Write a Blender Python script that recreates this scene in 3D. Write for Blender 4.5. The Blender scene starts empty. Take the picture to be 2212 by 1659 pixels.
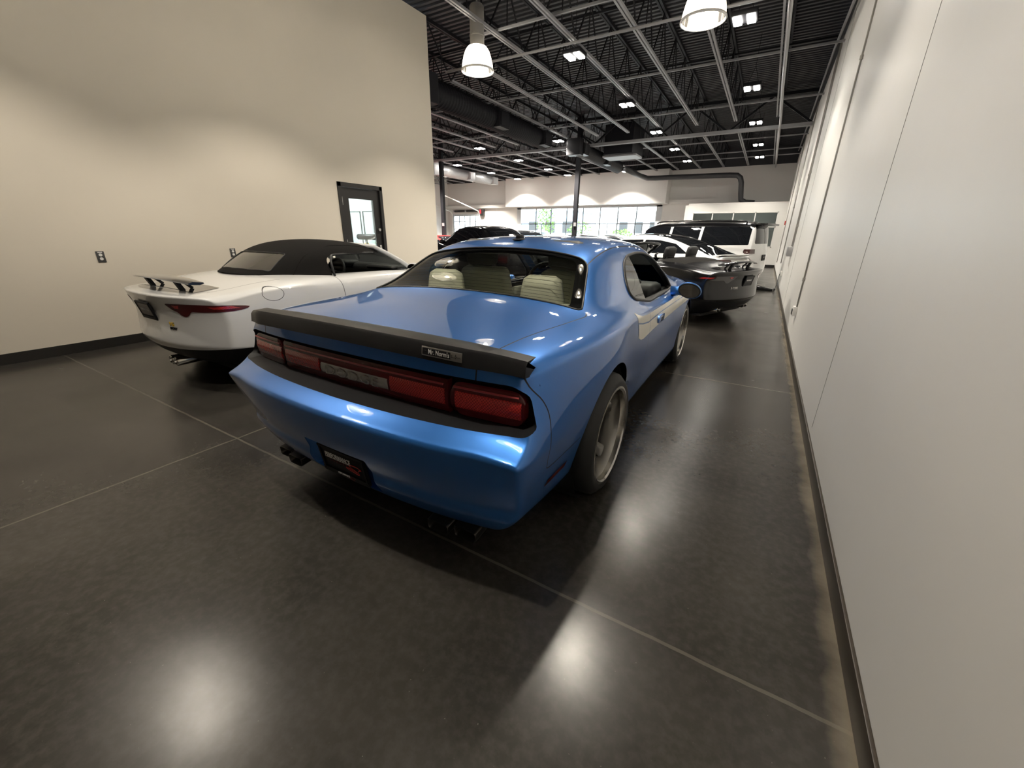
import bpy, bmesh, math, random
from mathutils import Vector, Matrix
from mathutils.bvhtree import BVHTree
random.seed(7)
PI = math.pi
SC = bpy.context.scene
COL = SC.collection

# ------------------------------------------------------------------ camera
CX, CY = 1106.0, 829.5
VD, VV = (1660.0, 511.0), (1078.0, 3140.0)
dx, dy = VD[0]-CX, VD[1]-CY
ux, uy = VV[0]-CX, VV[1]-CY
FOC = math.sqrt(-(dx*ux+dy*uy))
Yc = Vector((dx, dy, FOC)).normalized()
Zc = -Vector((ux, uy, FOC)).normalized()
Xc = Yc.cross(Zc).normalized()
cam_d = bpy.data.cameras.new('camera')
cam = bpy.data.objects.new('camera', cam_d)
COL.objects.link(cam)
cam_d.sensor_fit = 'HORIZONTAL'
cam_d.sensor_width = 36.0
cam_d.lens = FOC/2212.0*36.0
cam_d.clip_start = 0.02
cam_d.clip_end = 400
right = Vector((Xc[0], Yc[0], Zc[0])); down = Vector((Xc[1], Yc[1], Zc[1])); fwd = Vector((Xc[2], Yc[2], Zc[2]))
M = Matrix((right, -down, -fwd)).transposed().to_4x4()
M.translation = (0, 0, 1.38)
cam.matrix_world = M
SC.camera = cam

# ------------------------------------------------------------------ world, exposure
SC.view_settings.view_transform = 'Standard'
SC.view_settings.look = 'None'
SC.view_settings.exposure = 0.0
SC.view_settings.gamma = 1.0
SC.view_settings.use_curve_mapping = False
W = bpy.data.worlds.new('world')
SC.world = W
W.use_nodes = True
nt = W.node_tree
nt.nodes.clear()
wo = nt.nodes.new('ShaderNodeOutputWorld')
bg = nt.nodes.new('ShaderNodeBackground')
bg.inputs[0].default_value = (0.86, 0.93, 1.0, 1)
bg.inputs[1].default_value = 12.0
nt.links.new(bg.outputs[0], wo.inputs[0])
PEND_W, BAY_W = 215.0, 230.0      # lamp powers, used by the lamp builders below
WARM = (1.0, 0.91, 0.78)
BAYC = (1.0, 0.93, 0.82)

# ------------------------------------------------------------------ materials
def mat(name, col, rough=0.5, metal=0.0, coat=0.0, spec=0.5, emit=None, estr=0.0, noise=0.0, nscale=8.0, crough=0.03):
    m = bpy.data.materials.new(name); m.use_nodes = True
    n = m.node_tree.nodes; b = n['Principled BSDF']
    b.inputs['Base Color'].default_value = (*col, 1)
    b.inputs['Roughness'].default_value = rough
    b.inputs['Metallic'].default_value = metal
    b.inputs['Coat Weight'].default_value = coat
    b.inputs['Coat Roughness'].default_value = crough
    b.inputs['Specular IOR Level'].default_value = spec
    if emit:
        b.inputs['Emission Color'].default_value = (*emit, 1)
        b.inputs['Emission Strength'].default_value = estr
    if noise > 0:
        l = m.node_tree.links
        tc = n.new('ShaderNodeTexCoord'); nz = n.new('ShaderNodeTexNoise'); nz.inputs['Scale'].default_value = nscale
        nz.inputs['Detail'].default_value = 5
        mx = n.new('ShaderNodeMix'); mx.data_type = 'RGBA'
        mx.inputs[6].default_value = (*[c*(1-noise) for c in col], 1); mx.inputs[7].default_value = (*[min(1, c*(1+noise)) for c in col], 1)
        l.new(tc.outputs['Object'], nz.inputs['Vector']); l.new(nz.outputs[0], mx.inputs[0]); l.new(mx.outputs[2], b.inputs['Base Color'])
    return m

def glass_mat(name, tint=(0.8, 0.85, 0.82), rough=0.0, refl=1.0):
    m = bpy.data.materials.new(name); m.use_nodes = True
    n = m.node_tree.nodes; l = m.node_tree.links; n.clear()
    o = n.new('ShaderNodeOutputMaterial'); mx = n.new('ShaderNodeMixShader'); t = n.new('ShaderNodeBsdfTransparent'); g = n.new('ShaderNodeBsdfGlossy')
    fr = n.new('ShaderNodeFresnel'); fr.inputs[0].default_value = 1.5
    t.inputs[0].default_value = (*tint, 1); g.inputs['Roughness'].default_value = rough; g.inputs[0].default_value = (refl, refl, refl, 1)
    l.new(fr.outputs[0], mx.inputs[0]); l.new(t.outputs[0], mx.inputs[1]); l.new(g.outputs[0], mx.inputs[2]); l.new(mx.outputs[0], o.inputs[0])
    return m

# ------------------------------------------------------------------ mesh helpers
def tag(o, label=None, cat=None, group=None, kind=None):
    if label: o['label'] = label
    if cat: o['category'] = cat
    if group: o['group'] = group
    if kind: o['kind'] = kind
    return o

def thing(name, label, cat, loc=(0, 0, 0), rz=0.0, group=None):
    o = bpy.data.objects.new(name, None); COL.objects.link(o)
    o.location = loc; o.rotation_euler = (0, 0, rz); o.empty_display_size = 0.1
    return tag(o, label, cat, group)

def link(name, bm, m, parent=None, smooth=True, angle=None, recalc=True):
    if recalc: bmesh.ops.recalc_face_normals(bm, faces=bm.faces[:])
    me = bpy.data.meshes.new(name); bm.to_mesh(me); bm.free()
    for mm in (m if isinstance(m, (list, tuple)) else [m]): me.materials.append(mm)
    if smooth:
        for p in me.polygons: p.use_smooth = True
        if angle is not None: me.set_sharp_from_angle(angle=math.radians(angle))
    o = bpy.data.objects.new(name, me); COL.objects.link(o)
    if parent: o.parent = parent
    return o

def b_box(bm, c, s, rot=None, bev=0.0):
    r = bmesh.ops.create_cube(bm, size=1.0)
    vs = r['verts']
    bmesh.ops.scale(bm, vec=s, verts=vs)
    if bev > 0:
        es = list({e for v in vs for e in v.link_edges})
        rr = bmesh.ops.bevel(bm, geom=es, offset=bev, segments=2, affect='EDGES', profile=0.5)
        vs = list({v for f in rr['faces'] for v in f.verts} | {v for v in vs if v.is_valid})
    if rot: bmesh.ops.rotate(bm, cent=(0, 0, 0), matrix=rot, verts=vs)
    bmesh.ops.translate(bm, vec=c, verts=vs)
    return vs

def b_bar(bm, p, q, w, h=None):
    """square bar from p to q"""
    p = Vector(p); q = Vector(q); d = q-p; L = d.length
    h = h or w
    rot = d.to_track_quat('Z', 'Y').to_matrix()
    r = bmesh.ops.create_cube(bm, size=1.0); vs = r['verts']
    bmesh.ops.scale(bm, vec=(w, h, L), verts=vs)
    bmesh.ops.rotate(bm, cent=(0, 0, 0), matrix=rot, verts=vs)
    bmesh.ops.translate(bm, vec=(p+q)/2, verts=vs)

def b_tube(bm, pts, r, seg=8, closed=False, caps=True):
    pts = [Vector(p) for p in pts]; n = len(pts); rings = []
    prev = None
    for i, p in enumerate(pts):
        if closed: t = (pts[(i+1) % n]-pts[i-1])
        else: t = pts[min(i+1, n-1)]-pts[max(i-1, 0)]
        if t.length < 1e-9: t = Vector((0, 0, 1))
        t.normalize()
        if prev is None:
            a = t.orthogonal().normalized()
        else:
            a = (prev - t*prev.dot(t))
            a = a.normalized() if a.length > 1e-6 else t.orthogonal().normalized()
        prev = a
        bvec = t.cross(a)
        rr = r[i] if isinstance(r, (list, tuple)) else r
        rings.append([bm.verts.new(p + (a*math.cos(2*PI*k/seg) + bvec*math.sin(2*PI*k/seg))*rr) for k in range(seg)])
    m = n if closed else n-1
    for i in range(m):
        A, B = rings[i], rings[(i+1) % n]
        for k in range(seg):
            bm.faces.new((A[k], A[(k+1) % seg], B[(k+1) % seg], B[k]))
    if caps and not closed:
        bm.faces.new(rings[0][::-1]); bm.faces.new(rings[-1])

def b_lathe(bm, prof, seg=32, axis='Z', c=(0, 0, 0), close=False):
    """prof: list of (r, h)"""
    c = Vector(c); rings = []
    for r, hh in prof:
        ring = []
        for k in range(seg):
            a = 2*PI*k/seg
            if axis == 'Z': v = Vector((r*math.cos(a), r*math.sin(a), hh))
            elif axis == 'X': v = Vector((hh, r*math.cos(a), r*math.sin(a)))
            else: v = Vector((r*math.cos(a), hh, r*math.sin(a)))
            ring.append(bm.verts.new(c+v))
        rings.append(ring)
    n = len(rings)
    for i in range(n if close else n-1):
        A, B = rings[i], rings[(i+1) % n]
        for k in range(seg):
            bm.faces.new((A[k], A[(k+1) % seg], B[(k+1) % seg], B[k]))
    return rings

def b_grid(bm, P):
    """P[i][j] of points -> quads"""
    V = [[bm.verts.new(p) for p in row] for row in P]
    for i in range(len(V)-1):
        for j in range(len(V[0])-1):
            try: bm.faces.new((V[i][j], V[i+1][j], V[i+1][j+1], V[i][j+1]))
            except ValueError: pass
    return V

def b_prism(bm, poly, y0, y1, ax='XZ'):
    """closed polygon extruded; ax gives plane of poly"""
    def mk(a, b, t):
        return {'XZ': (a, t, b), 'YZ': (t, a, b), 'XY': (a, b, t)}[ax]
    A = [bm.verts.new(mk(a, b, y0)) for a, b in poly]; B = [bm.verts.new(mk(a, b, y1)) for a, b in poly]
    n = len(poly)
    bm.faces.new(A); bm.faces.new(B[::-1])
    for i in range(n): bm.faces.new((A[i], A[(i+1) % n], B[(i+1) % n], B[i]))

def box_obj(name, c, s, m, parent=None, bev=0.0, rot=None):
    bm = bmesh.new(); b_box(bm, c, s, rot, bev)
    return link(name, bm, m, parent, smooth=bev > 0, angle=40 if bev > 0 else None)

def text_bm(txt, size, depth=0.002, shear=0.0, align='CENTER', bold=0.0):
    cu = bpy.data.curves.new('txt', 'FONT'); cu.body = txt; cu.size = size; cu.extrude = depth/2
    cu.align_x = align; cu.align_y = 'CENTER'; cu.shear = shear; cu.offset = bold; cu.resolution_u = 3
    ob = bpy.data.objects.new('txt', cu); COL.objects.link(ob)
    dg = bpy.context.evaluated_depsgraph_get(); dg.update()
    me = bpy.data.meshes.new_from_object(ob.evaluated_get(dg))
    bm = bmesh.new(); bm.from_mesh(me)
    bpy.data.meshes.remove(me); bpy.data.objects.remove(ob); bpy.data.curves.remove(cu)
    return bm

def text_obj(name, txt, size, m, parent, matrix, depth=0.002, shear=0.0, bold=0.0, sx=1.0):
    bm = text_bm(txt, size, depth, shear, bold=bold)
    bmesh.ops.transform(bm, matrix=matrix @ Matrix.Diagonal((sx, 1, 1, 1)), verts=bm.verts[:])
    return link(name, bm, m, parent, smooth=False)

def face_matrix(loc, rightv, upv):
    r = Vector(rightv).normalized(); u = Vector(upv).normalized(); n = r.cross(u)
    m = Matrix((r, u, n)).transposed().to_4x4(); m.translation = loc
    return m

def struct(o): o['kind'] = 'structure'; return o
ORD = ['first', 'second', 'third', 'fourth', 'fifth', 'sixth', 'seventh', 'eighth', 'ninth', 'tenth', 'eleventh', 'twelfth', 'thirteenth', 'fourteenth', 'fifteenth', 'sixteenth', 'seventeenth', 'eighteenth', 'nineteenth', 'twentieth', 'twenty-first', 'twenty-second']

# ------------------------------------------------------------------ room shell
XR, XL, YLE = 0.508, -6.75, 7.80      # right wall, left wall, end of left wall
YF, XFL, YB = 25.6, -20.95, -9.0       # far wall, far left wall, wall behind
ZD = 5.50                             # deck
def floor_mat():
    m = bpy.data.materials.new('dark_polished_concrete'); m.use_nodes = True
    n = m.node_tree.nodes; l = m.node_tree.links; b = n['Principled BSDF']
    tc = n.new('ShaderNodeTexCoord')
    def noise(scale, det=6, rgh=0.6):
        z = n.new('ShaderNodeTexNoise'); z.inputs['Scale'].default_value = scale; z.inputs['Detail'].default_value = det; z.inputs['Roughness'].default_value = rgh
        l.new(tc.outputs['Object'], z.inputs['Vector']); return z.outputs[0]
    def ramp(src, a, b_, c0, c1):
        r = n.new('ShaderNodeValToRGB'); r.color_ramp.elements[0].position = a; r.color_ramp.elements[1].position = b_
        r.color_ramp.elements[0].color = (*c0, 1); r.color_ramp.elements[1].color = (*c1, 1); l.new(src, r.inputs[0]); return r.outputs[0]
    def math_(op, a, b_=None):
        q = n.new('ShaderNodeMath'); q.operation = op
        for i, v in enumerate((a, b_)):
            if v is None: continue
            if isinstance(v, (int, float)): q.inputs[i].default_value = v
            else: l.new(v, q.inputs[i])
        return q.outputs[0]
    def mix(f, a, b_):
        q = n.new('ShaderNodeMix'); q.data_type = 'RGBA'
        l.new(f, q.inputs[0]) if not isinstance(f, float) else None
        if isinstance(f, float): q.inputs[0].default_value = f
        for i, v in ((6, a), (7, b_)):
            if isinstance(v, tuple): q.inputs[i].default_value = (*v, 1)
            else: l.new(v, q.inputs[i])
        return q.outputs[2]
    base = ramp(noise(0.9, 8), 0.35, 0.7, (0.022, 0.0195, 0.017), (0.052, 0.047, 0.040))
    fine = ramp(noise(26, 6), 0.42, 0.75, (0.0, 0.0, 0.0), (1, 1, 1))
    c = mix(math_('MULTIPLY', fine, 0.30), base, (0.095, 0.088, 0.078))
    speck = ramp(noise(95, 2), 0.74, 0.79, (0, 0, 0), (1, 1, 1))
    c = mix(math_('MULTIPLY', speck, 0.45), c, (0.35, 0.32, 0.28))
    xyz = n.new('ShaderNodeSeparateXYZ'); l.new(tc.outputs['Object'], xyz.inputs[0])
    wob = math_('MULTIPLY', math_('SUBTRACT', noise(5, 3), 0.5), 0.012)
    jn = None
    for ax, vals in ((1, (-2.03, 1.17, 4.36, 7.56, 10.76, 13.96, 17.2, 20.4)), (0, (-2.955, -6.28, -9.6, -12.9, -16.2))):
        for v in vals:
            d = math_('ABSOLUTE', math_('SUBTRACT', math_('ADD', xyz.outputs[ax], wob), v))
            k = math_('LESS_THAN', d, 0.007)
            jn = k if jn is None else math_('MAXIMUM', jn, k)
    c = mix(math_('MULTIPLY', jn, 0.55), c, (0.15, 0.135, 0.11))
    # pale unsealed strip along the right wall
    edge = math_('ADD', xyz.outputs[0], math_('MULTIPLY', math_('SUBTRACT', noise(3.5, 7), 0.5), 0.13))
    em = ramp(edge, 0.43, 0.50, (0, 0, 0), (1, 1, 1))
    c = mix(math_('MULTIPLY', em, 0.6), c, (0.36, 0.31, 0.23))
    l.new(c, b.inputs['Base Color'])
    r = n.new('ShaderNodeMapRange'); l.new(noise(1.7, 4, 0.5), r.inputs[0]); r.inputs[1].default_value = 0.3; r.inputs[2].default_value = 0.75
    r.inputs[3].default_value = 0.21; r.inputs[4].default_value = 0.28
    l.new(r.outputs[0], b.inputs['Roughness'])
    b.inputs['Specular IOR Level'].default_value = 0.30
    bp = n.new('ShaderNodeBump'); bp.inputs['Strength'].default_value = 0.05; bp.inputs['Distance'].default_value = 0.02
    l.new(noise(2.3, 4), bp.inputs['Height']); l.new(bp.outputs[0], b.inputs['Normal'])
    return m
M_floor = floor_mat()
M_lwall = mat('cream_wall_paint', (0.76, 0.70, 0.595), 0.75, noise=0.02, nscale=2)
M_rwall = mat('satin_wall_paint', (0.86, 0.845, 0.81), 0.42, noise=0.02, nscale=1.2, spec=0.25)
_n = M_rwall.node_tree.nodes; _l = M_rwall.node_tree.links
_z = _n.new('ShaderNodeTexNoise'); _z.inputs['Scale'].default_value = 1.1; _z.inputs['Detail'].default_value = 3
_t = _n.new('ShaderNodeTexCoord'); _m = _n.new('ShaderNodeMapping'); _m.inputs['Scale'].default_value = (1, 1.6, 0.35)
_b = _n.new('ShaderNodeBump'); _b.inputs['Strength'].default_value = 0.12; _b.inputs['Distance'].default_value = 0.08
_l.new(_t.outputs['Object'], _m.inputs[0]); _l.new(_m.outputs[0], _z.inputs['Vector']); _l.new(_z.outputs[0], _b.inputs['Height']); _l.new(_b.outputs[0], _n['Principled BSDF'].inputs['Normal'])
M_fwall = mat('grey_white_wall_paint', (0.76, 0.74, 0.715), 0.7)
M_black = mat('black_base_vinyl', (0.012, 0.011, 0.010), 0.45)
M_brown = mat('dark_brown_base_vinyl', (0.045, 0.036, 0.026), 0.35)
M_blacksteel = mat('black_painted_steel', (0.010, 0.010, 0.013), 0.6, spec=0.2)
M_deck = mat('black_painted_deck', (0.036, 0.036, 0.042), 0.6)
M_chord = mat('grey_dusty_steel', (0.27, 0.27, 0.28), 0.5)
M_white = mat('white_paint', (0.8, 0.79, 0.76), 0.5)
M_greym = mat('galvanised_metal', (0.45, 0.45, 0.46), 0.4, metal=0.6)
M_glass = glass_mat('clear_window_glass', (0.93, 0.97, 0.96))

struct(box_obj('floor', ((XR+XFL)/2, (YF+YB)/2, -0.1), (XR-XFL, YF-YB, 0.2), M_floor))
struct(box_obj('wall_right', (XR+0.1, (YF+YB)/2, 2.45), (0.2, YF-YB, 4.9), M_rwall))
struct(box_obj('trim_1', (XR+0.1, (YF+YB)/2, 5.2), (0.2, YF-YB, 0.6), M_deck))
def wall_with_hole(name, x0, x1, y0, y1, z0, z1, hole, m, axis='x'):
    """box wall split round one hole (along y if axis x)"""
    bm = bmesh.new(); a0, a1, h0, h1 = hole
    if axis == 'x':
        segs = [(y0, a0, z0, z1), (a1, y1, z0, z1), (a0, a1, h1, z1)] + ([(a0, a1, z0, h0)] if h0 > z0 else [])
        for p, q, s, t in segs: b_box(bm, ((x0+x1)/2, (p+q)/2, (s+t)/2), (x1-x0, q-p, t-s))
    else:
        segs = [(x0, a0, z0, z1), (a1, x1, z0, z1), (a0, a1, h1, z1)] + ([(a0, a1, z0, h0)] if h0 > z0 else [])
        for p, q, s, t in segs: b_box(bm, ((p+q)/2, (y0+y1)/2, (s+t)/2), (q-p, y1-y0, t-s))
    return struct(link(name, bm, m, smooth=False))
DY0, DY1, DZ = 5.19, 6.19, 2.20
wall_with_hole('wall_left', XL-0.2, XL, YB, YLE, 0, 5.46, (DY0, DY1, 0, DZ), M_lwall)
struct(box_obj('baseboard_left', (XL+0.006, (YB+DY0)/2, 0.057), (0.012, DY0-YB, 0.114), M_black))
o = struct(box_obj('baseboard_left', (XL+0.006, (DY1+YLE)/2, 0.057), (0.012, YLE-DY1, 0.114), M_black))
struct(box_obj('baseboard_right', (XR-0.007, (YF+YB)/2, 0.05), (0.014, YF-YB, 0.10), M_brown, bev=0.004))
struct(box_obj('wall_back', ((XR+XL)/2, YB-0.1, 2.75), (XR-XL, 0.2, 5.5), M_lwall))
struct(box_obj('wall_far_left', (XFL-0.1, 17, 2.75), (0.2, 18.4, 5.5), M_fwall))
struct(box_obj('wall_side', ((XFL+XL-0.2)/2, YLE-0.1, 2.73), (XL-0.2-XFL, 0.2, 5.46), M_fwall))
# far wall with two openings
bm = bmesh.new()
def fw(x0, x1, z0, z1): b_box(bm, ((x0+x1)/2, YF+0.15, (z0+z1)/2), (x1-x0, 0.3, z1-z0))
WX0, WX1, WZ0, WZ1 = -14.95, -5.45, 0.35, 2.98
RX0, RX1, RZ1 = -20.45, -18.0, 2.66
fw(XFL, RX0, 0, 4.7); fw(RX0, RX1, RZ1, 4.7); fw(RX1, WX0, 0, 4.7); fw(WX0, WX1, 0, WZ0); fw(WX0, WX1, WZ1, 4.7); fw(WX1, XR, 0, 4.7)
struct(link('wall_front', bm, M_fwall, smooth=False))
struct(box_obj('trim_2', ((XFL+XR)/2, YF+0.15, 5.15), (XR-XFL, 0.3, 0.9), M_deck))
# ledge beam on the far wall and bulkhead over the window
bm = bmesh.new()
b_box(bm, ((XFL-15.4)/2, YF-0.12, 3.12), (-15.4-XFL, 0.24, 0.2)); b_box(bm, ((-5.0+XR)/2, YF-0.12, 3.12), (XR+5.0, 0.24, 0.2))
struct(link('trim_3', bm, M_fwall, smooth=False))
struct(box_obj('wall_bulkhead', (-10.25, YF-0.45, 3.86), (10.2, 0.9, 1.66), M_fwall))
# ceiling deck: corrugated
bm = bmesh.new()
y = YB; P0 = []
while y < YF+0.2:
    for dyy, zz in ((0, 0), (0.062, 0), (0.066, 0.085), (0.142, 0.085), (0.148, 0)): P0.append((y+dyy, ZD+zz))
    y += 0.15
b_grid(bm, [[(xx, a, b) for a, b in P0] for xx in (XFL-0.1, XR+0.2)])
struct(link('ceiling', bm, M_deck, smooth=False))

# ------------------------------------------------------------------ steel roof structure
def steel(name, label, cat, loc, group): return thing(name, label, cat, loc, 0, group)
joist_x = [-0.42-1.075*k for k in range(20)]
def joist_parts(L):
    """meshes of one joist with its origin at the near end of its top chord"""
    D = 0.88
    bm = bmesh.new()
    for s in (-0.030, 0.030): b_box(bm, (s*.9, L/2, -D), (0.034, L-1.7, 0.042))
    m1 = bm
    bm = bmesh.new()
    for s in (-0.030, 0.030): b_box(bm, (s, L/2, -0.03), (0.042, L, 0.06))
    m2 = bm
    bm = bmesh.new(); n = int((L-1.7)/1.15); st = (L-1.7)/n
    for k in range(n):
        y0 = 0.85+k*st
        b_bar(bm, (0, y0, -D), (0, y0+st/2, -0.03), 0.022); b_bar(bm, (0, y0+st/2, -0.03), (0, y0+st, -D), 0.022)
        b_bar(bm, (0, y0+st/2, -D), (0, y0+st/2, -0.03), 0.016)
    b_bar(bm, (0, 0.1, -0.03), (0, 0.85, -D), 0.022); b_bar(bm, (0, L-0.1, -0.03), (0, L-0.85, -D), 0.022)
    return m1, m2, bm
BAYS = [(4.95, 16.3, 'near', 0, 5), (7.82, 16.3, 'near', 5, 20), (16.3, YF-0.02, 'far', 0, 20)]
for (ya, yb, nm, k0, k1) in BAYS:
    L = yb-ya-0.04
    a, b_, c_ = joist_parts(L)
    src = None
    for k in range(k0, k1):
        x = joist_x[k]
        lab = f'black roof joist with pale bottom chord, {ORD[k]} from right wall, {nm} bay'
        if src is None:
            src = steel('roof_joist', lab, 'roof joist', (x, ya+0.02, ZD-0.005), 'roof joists under the metal deck')
            kids = [link('bottom_chord', a, M_chord, src, smooth=False), link('top_chord', b_, M_blacksteel, src, smooth=False), link('web', c_, M_blacksteel, src, smooth=False)]
        else:
            r = src.copy(); COL.objects.link(r); r.location.x = x; r['label'] = lab
            for ch in kids:
                q = ch.copy(); COL.objects.link(q); q.parent = r
# girders and columns at the column lines
def girder(y, label, z0=4.50, x0=XFL, x1=XR):
    g = steel('roof_girder', label, 'roof girder', (0, y, 0), 'girders carrying the roof joists')
    for nm, z in (('bottom_chord', z0), ('top_chord', ZD-0.16)):
        bm = bmesh.new(); b_box(bm, ((x0+x1)/2, -0.05, z), (x1-x0, 0.07, 0.09)); b_box(bm, ((x0+x1)/2, 0.05, z), (x1-x0, 0.07, 0.09))
        link(nm, bm, M_chord if nm[0] == 'b' and y > 10 else M_blacksteel, g, smooth=False)
    bm = bmesh.new(); n = int((x1-x0)/1.075); st = (x1-x0)/n
    for k in range(n):
        xa = x0+k*st; s = 1 if k % 2 else -1
        b_bar(bm, (xa, 0, z0 if s > 0 else ZD-0.16), (xa+st, 0, ZD-0.16 if s > 0 else z0), 0.055)
    link('web', bm, M_blacksteel, g, smooth=False)
girder(16.3, 'black truss girder crossing the room at the slim black column')
girder(4.95, 'black truss girder nearest the camera, beside the top of the left wall', x0=-5.0)
for x, lab in ((-6.82, 'slim black steel column in front of the big window'), (-13.65, 'slim black steel column beside the end of the left wall')):
    c = steel('column', lab, 'column', (x, 16.3, 0), None)
    bm = bmesh.new(); b_box(bm, (0, 0, 2.75), (0.16, 0.16, 5.5)); link('shaft', bm, M_blacksteel, c, smooth=False)
    bm = bmesh.new(); b_box(bm, (0, 0, 0.01), (0.32, 0.32, 0.02)); link('base_plate', bm, M_blacksteel, c, smooth=False)
    bm = bmesh.new(); b_box(bm, (0.05, -0.11, 1.75), (0.09, 0.06, 0.14)); link('junction_box', bm, M_greym, c, smooth=False)
for k, (y, z) in enumerate(((7.25, 4.66), (9.2, 5.38), (10.6, 4.66), (12.6, 5.38), (13.9, 4.66), (18.6, 4.66), (21.12, 4.66), (22.6, 4.66))):
    bm = bmesh.new(); xa = XFL if y > 7.8 else -5.0
    b_box(bm, ((XR+xa)/2, y, z), (XR-xa, 0.035, 0.035))
    tag(link('bridging_angle', bm, M_chord if z < 5 else M_blacksteel, smooth=False), f'thin steel bridging bar crossing the roof joists, {ORD[k]} from the camera', 'bridging bar', 'bridging bars across the joists')
# sprinkler pipe across and along the right wall
bm = bmesh.new()
b_tube(bm, [(-6.5, 8.05, 4.55), (-4, 8.05, 4.55), (0.25, 8.05, 4.55), (0.36, 8.07, 4.55), (0.41, 8.14, 4.55), (0.43, 8.25, 4.55), (0.43, 8.5, 4.62), (0.43, 12, 4.98), (0.43, 24, 4.98)], 0.022, 10)
tag(link('sprinkler_pipe', bm, M_chord), 'pale pipe crossing under the joists and bending along the right wall', 'pipe')
bm = bmesh.new(); b_tube(bm, [(-0.35, 6.4, 4.46), (-0.35, 12, 4.44), (-0.33, 14.5, 4.44), (-0.33, 24.5, 4.44)], 0.03, 8)
tag(link('conduit', bm, M_greym), 'long grey conduit under the joist nearest the right wall', 'conduit')

# ducts
def spiral_duct(name, x, y0, y1, z, r, m, label, outlets=()):
    d = thing(name, label, 'duct', (x, 0, z))
    bm = bmesh.new(); prof = []; y = y0
    while y < y1:
        prof += [(r, y), (r, y+0.075), (r+0.008, y+0.085), (r+0.008, y+0.098)]; y += 0.105
    rg = b_lathe(bm, prof, 28, 'Y'); bm.faces.new(rg[0]); bm.faces.new(rg[-1])
    link('duct_barrel', bm, m, d, angle=40)
    bm = bmesh.new(); b_box(bm, (0, y0-.14, 0), (r*2.2, .34, r*2.2), bev=.015); link('end_box', bm, m, d, smooth=False)
    for yy in outlets:
        bm = bmesh.new(); b_box(bm, (r*0.55, yy, -r*0.15), (r*1.5, 0.5, r*1.5)); b_box(bm, (r*1.35, yy, -r*0.15), (0.03, 0.42, r*1.2))
        link('outlet_grille', bm, m, d, smooth=False)
    for yy in (y0+0.5, (y0+y1)/2, y1-0.5):
        bm = bmesh.new(); b_bar(bm, (0, yy, r), (0, yy, ZD-z), 0.012); link('hanger', bm, M_blacksteel, d, smooth=False)
    return d
spiral_duct('duct', -7.15, 8.2, 13.9, 4.34, 0.26, M_blacksteel, 'long black spiral duct near the end of the left wall', (10.9, 13.6))
spiral_duct('duct', -6.55, 15.4, 20.3, 4.30, 0.24, mat('dark_duct_metal', (0.022, 0.022, 0.025), 0.4, metal=0.3), 'dark spiral duct crossing in front of the slim column', (15.6, 18.2))
spiral_duct('duct', -14.6, 16.9, 22.0, 4.28, 0.25, M_greym, 'pale grey spiral duct high above the roll-up door', (19.6, 21.9))
d = thing('duct', 'black box plenum above the slim black column', 'duct', (-5.5, 17.6, 4.75))
bm = bmesh.new(); b_box(bm, (0, 0, 0), (1.1, 1.5, 1.0), bev=0.02); link('plenum_box', bm, M_blacksteel, d, smooth=False)
bm = bmesh.new(); b_box(bm, (0.0, -0.1, -0.53), (1.3, 0.9, 0.06)); link('diffuser', bm, M_chord, d, smooth=False)
d = thing('duct', 'dark round duct running along the far wall and down to the office roof', 'duct', (0, 0, 0))
bm = bmesh.new()
b_tube(bm, [(-6.3, 20.75, 4.26), (-6.25, 23.0, 4.22), (-6.1, 24.0, 4.2), (-5.7, 24.18, 4.2), (-5.0, 24.2, 4.2), (-2.2, 24.2, 4.16), (-1.85, 24.2, 4.13), (-1.7, 24.2, 4.02), (-1.62, 24.2, 3.8), (-1.55, 24.2, 3.3), (-1.5, 24.2, 3.05), (-1.3, 24.2, 2.93), (-0.9, 24.2, 2.9)], 0.12, 14)
link('duct_barrel', bm, mat('dark_grey_duct', (0.05, 0.05, 0.055), 0.4), d)

# ------------------------------------------------------------------ lamps
def acrylic():
    m = bpy.data.materials.new('prismatic_acrylic'); m.use_nodes = True
    n = m.node_tree.nodes; l = m.node_tree.links; n.clear()
    o = n.new('ShaderNodeOutputMaterial'); t = n.new('ShaderNodeBsdfTransparent'); d = n.new('ShaderNodeBsdfTranslucent'); df = n.new('ShaderNodeBsdfDiffuse'); g = n.new('ShaderNodeBsdfGlossy')
    a = n.new('ShaderNodeMixShader'); b = n.new('ShaderNodeMixShader'); c = n.new('ShaderNodeMixShader')
    t.inputs[0].default_value = (0.9, 0.9, 0.88, 1); d.inputs[0].default_value = (0.48, 0.46, 0.41, 1); g.inputs['Roughness'].default_value = 0.1
    a.inputs[0].default_value = 0.5; l.new(d.outputs[0], a.inputs[1]); l.new(df.outputs[0], a.inputs[2]); df.inputs[0].default_value = (0.6, 0.58, 0.52, 1)
    w = n.new('ShaderNodeTexWave'); w.inputs['Scale'].default_value = 6; w.inputs['Distortion'].default_value = 4
    b.inputs[0].default_value = 0.14; l.new(a.outputs[0], b.inputs[1]); l.new(t.outputs[0], b.inputs[2])
    fr = n.new('ShaderNodeFresnel'); l.new(fr.outputs[0], c.inputs[0]); l.new(b.outputs[0], c.inputs[1]); l.new(g.outputs[0], c.inputs[2]); l.new(c.outputs[0], o.inputs[0])
    return m
M_acr = acrylic()
M_bulb = mat('warm_lit_bulb', (1, 0.9, 0.7), 0.5, emit=(1.0, 0.88, 0.66), estr=40)
M_led = mat('lit_led_panel', (1, 1, 1), 0.5, emit=(1.0, 0.95, 0.86), estr=70)
M_house = mat('grey_lamp_housing', (0.30, 0.29, 0.27), 0.45)
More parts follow.
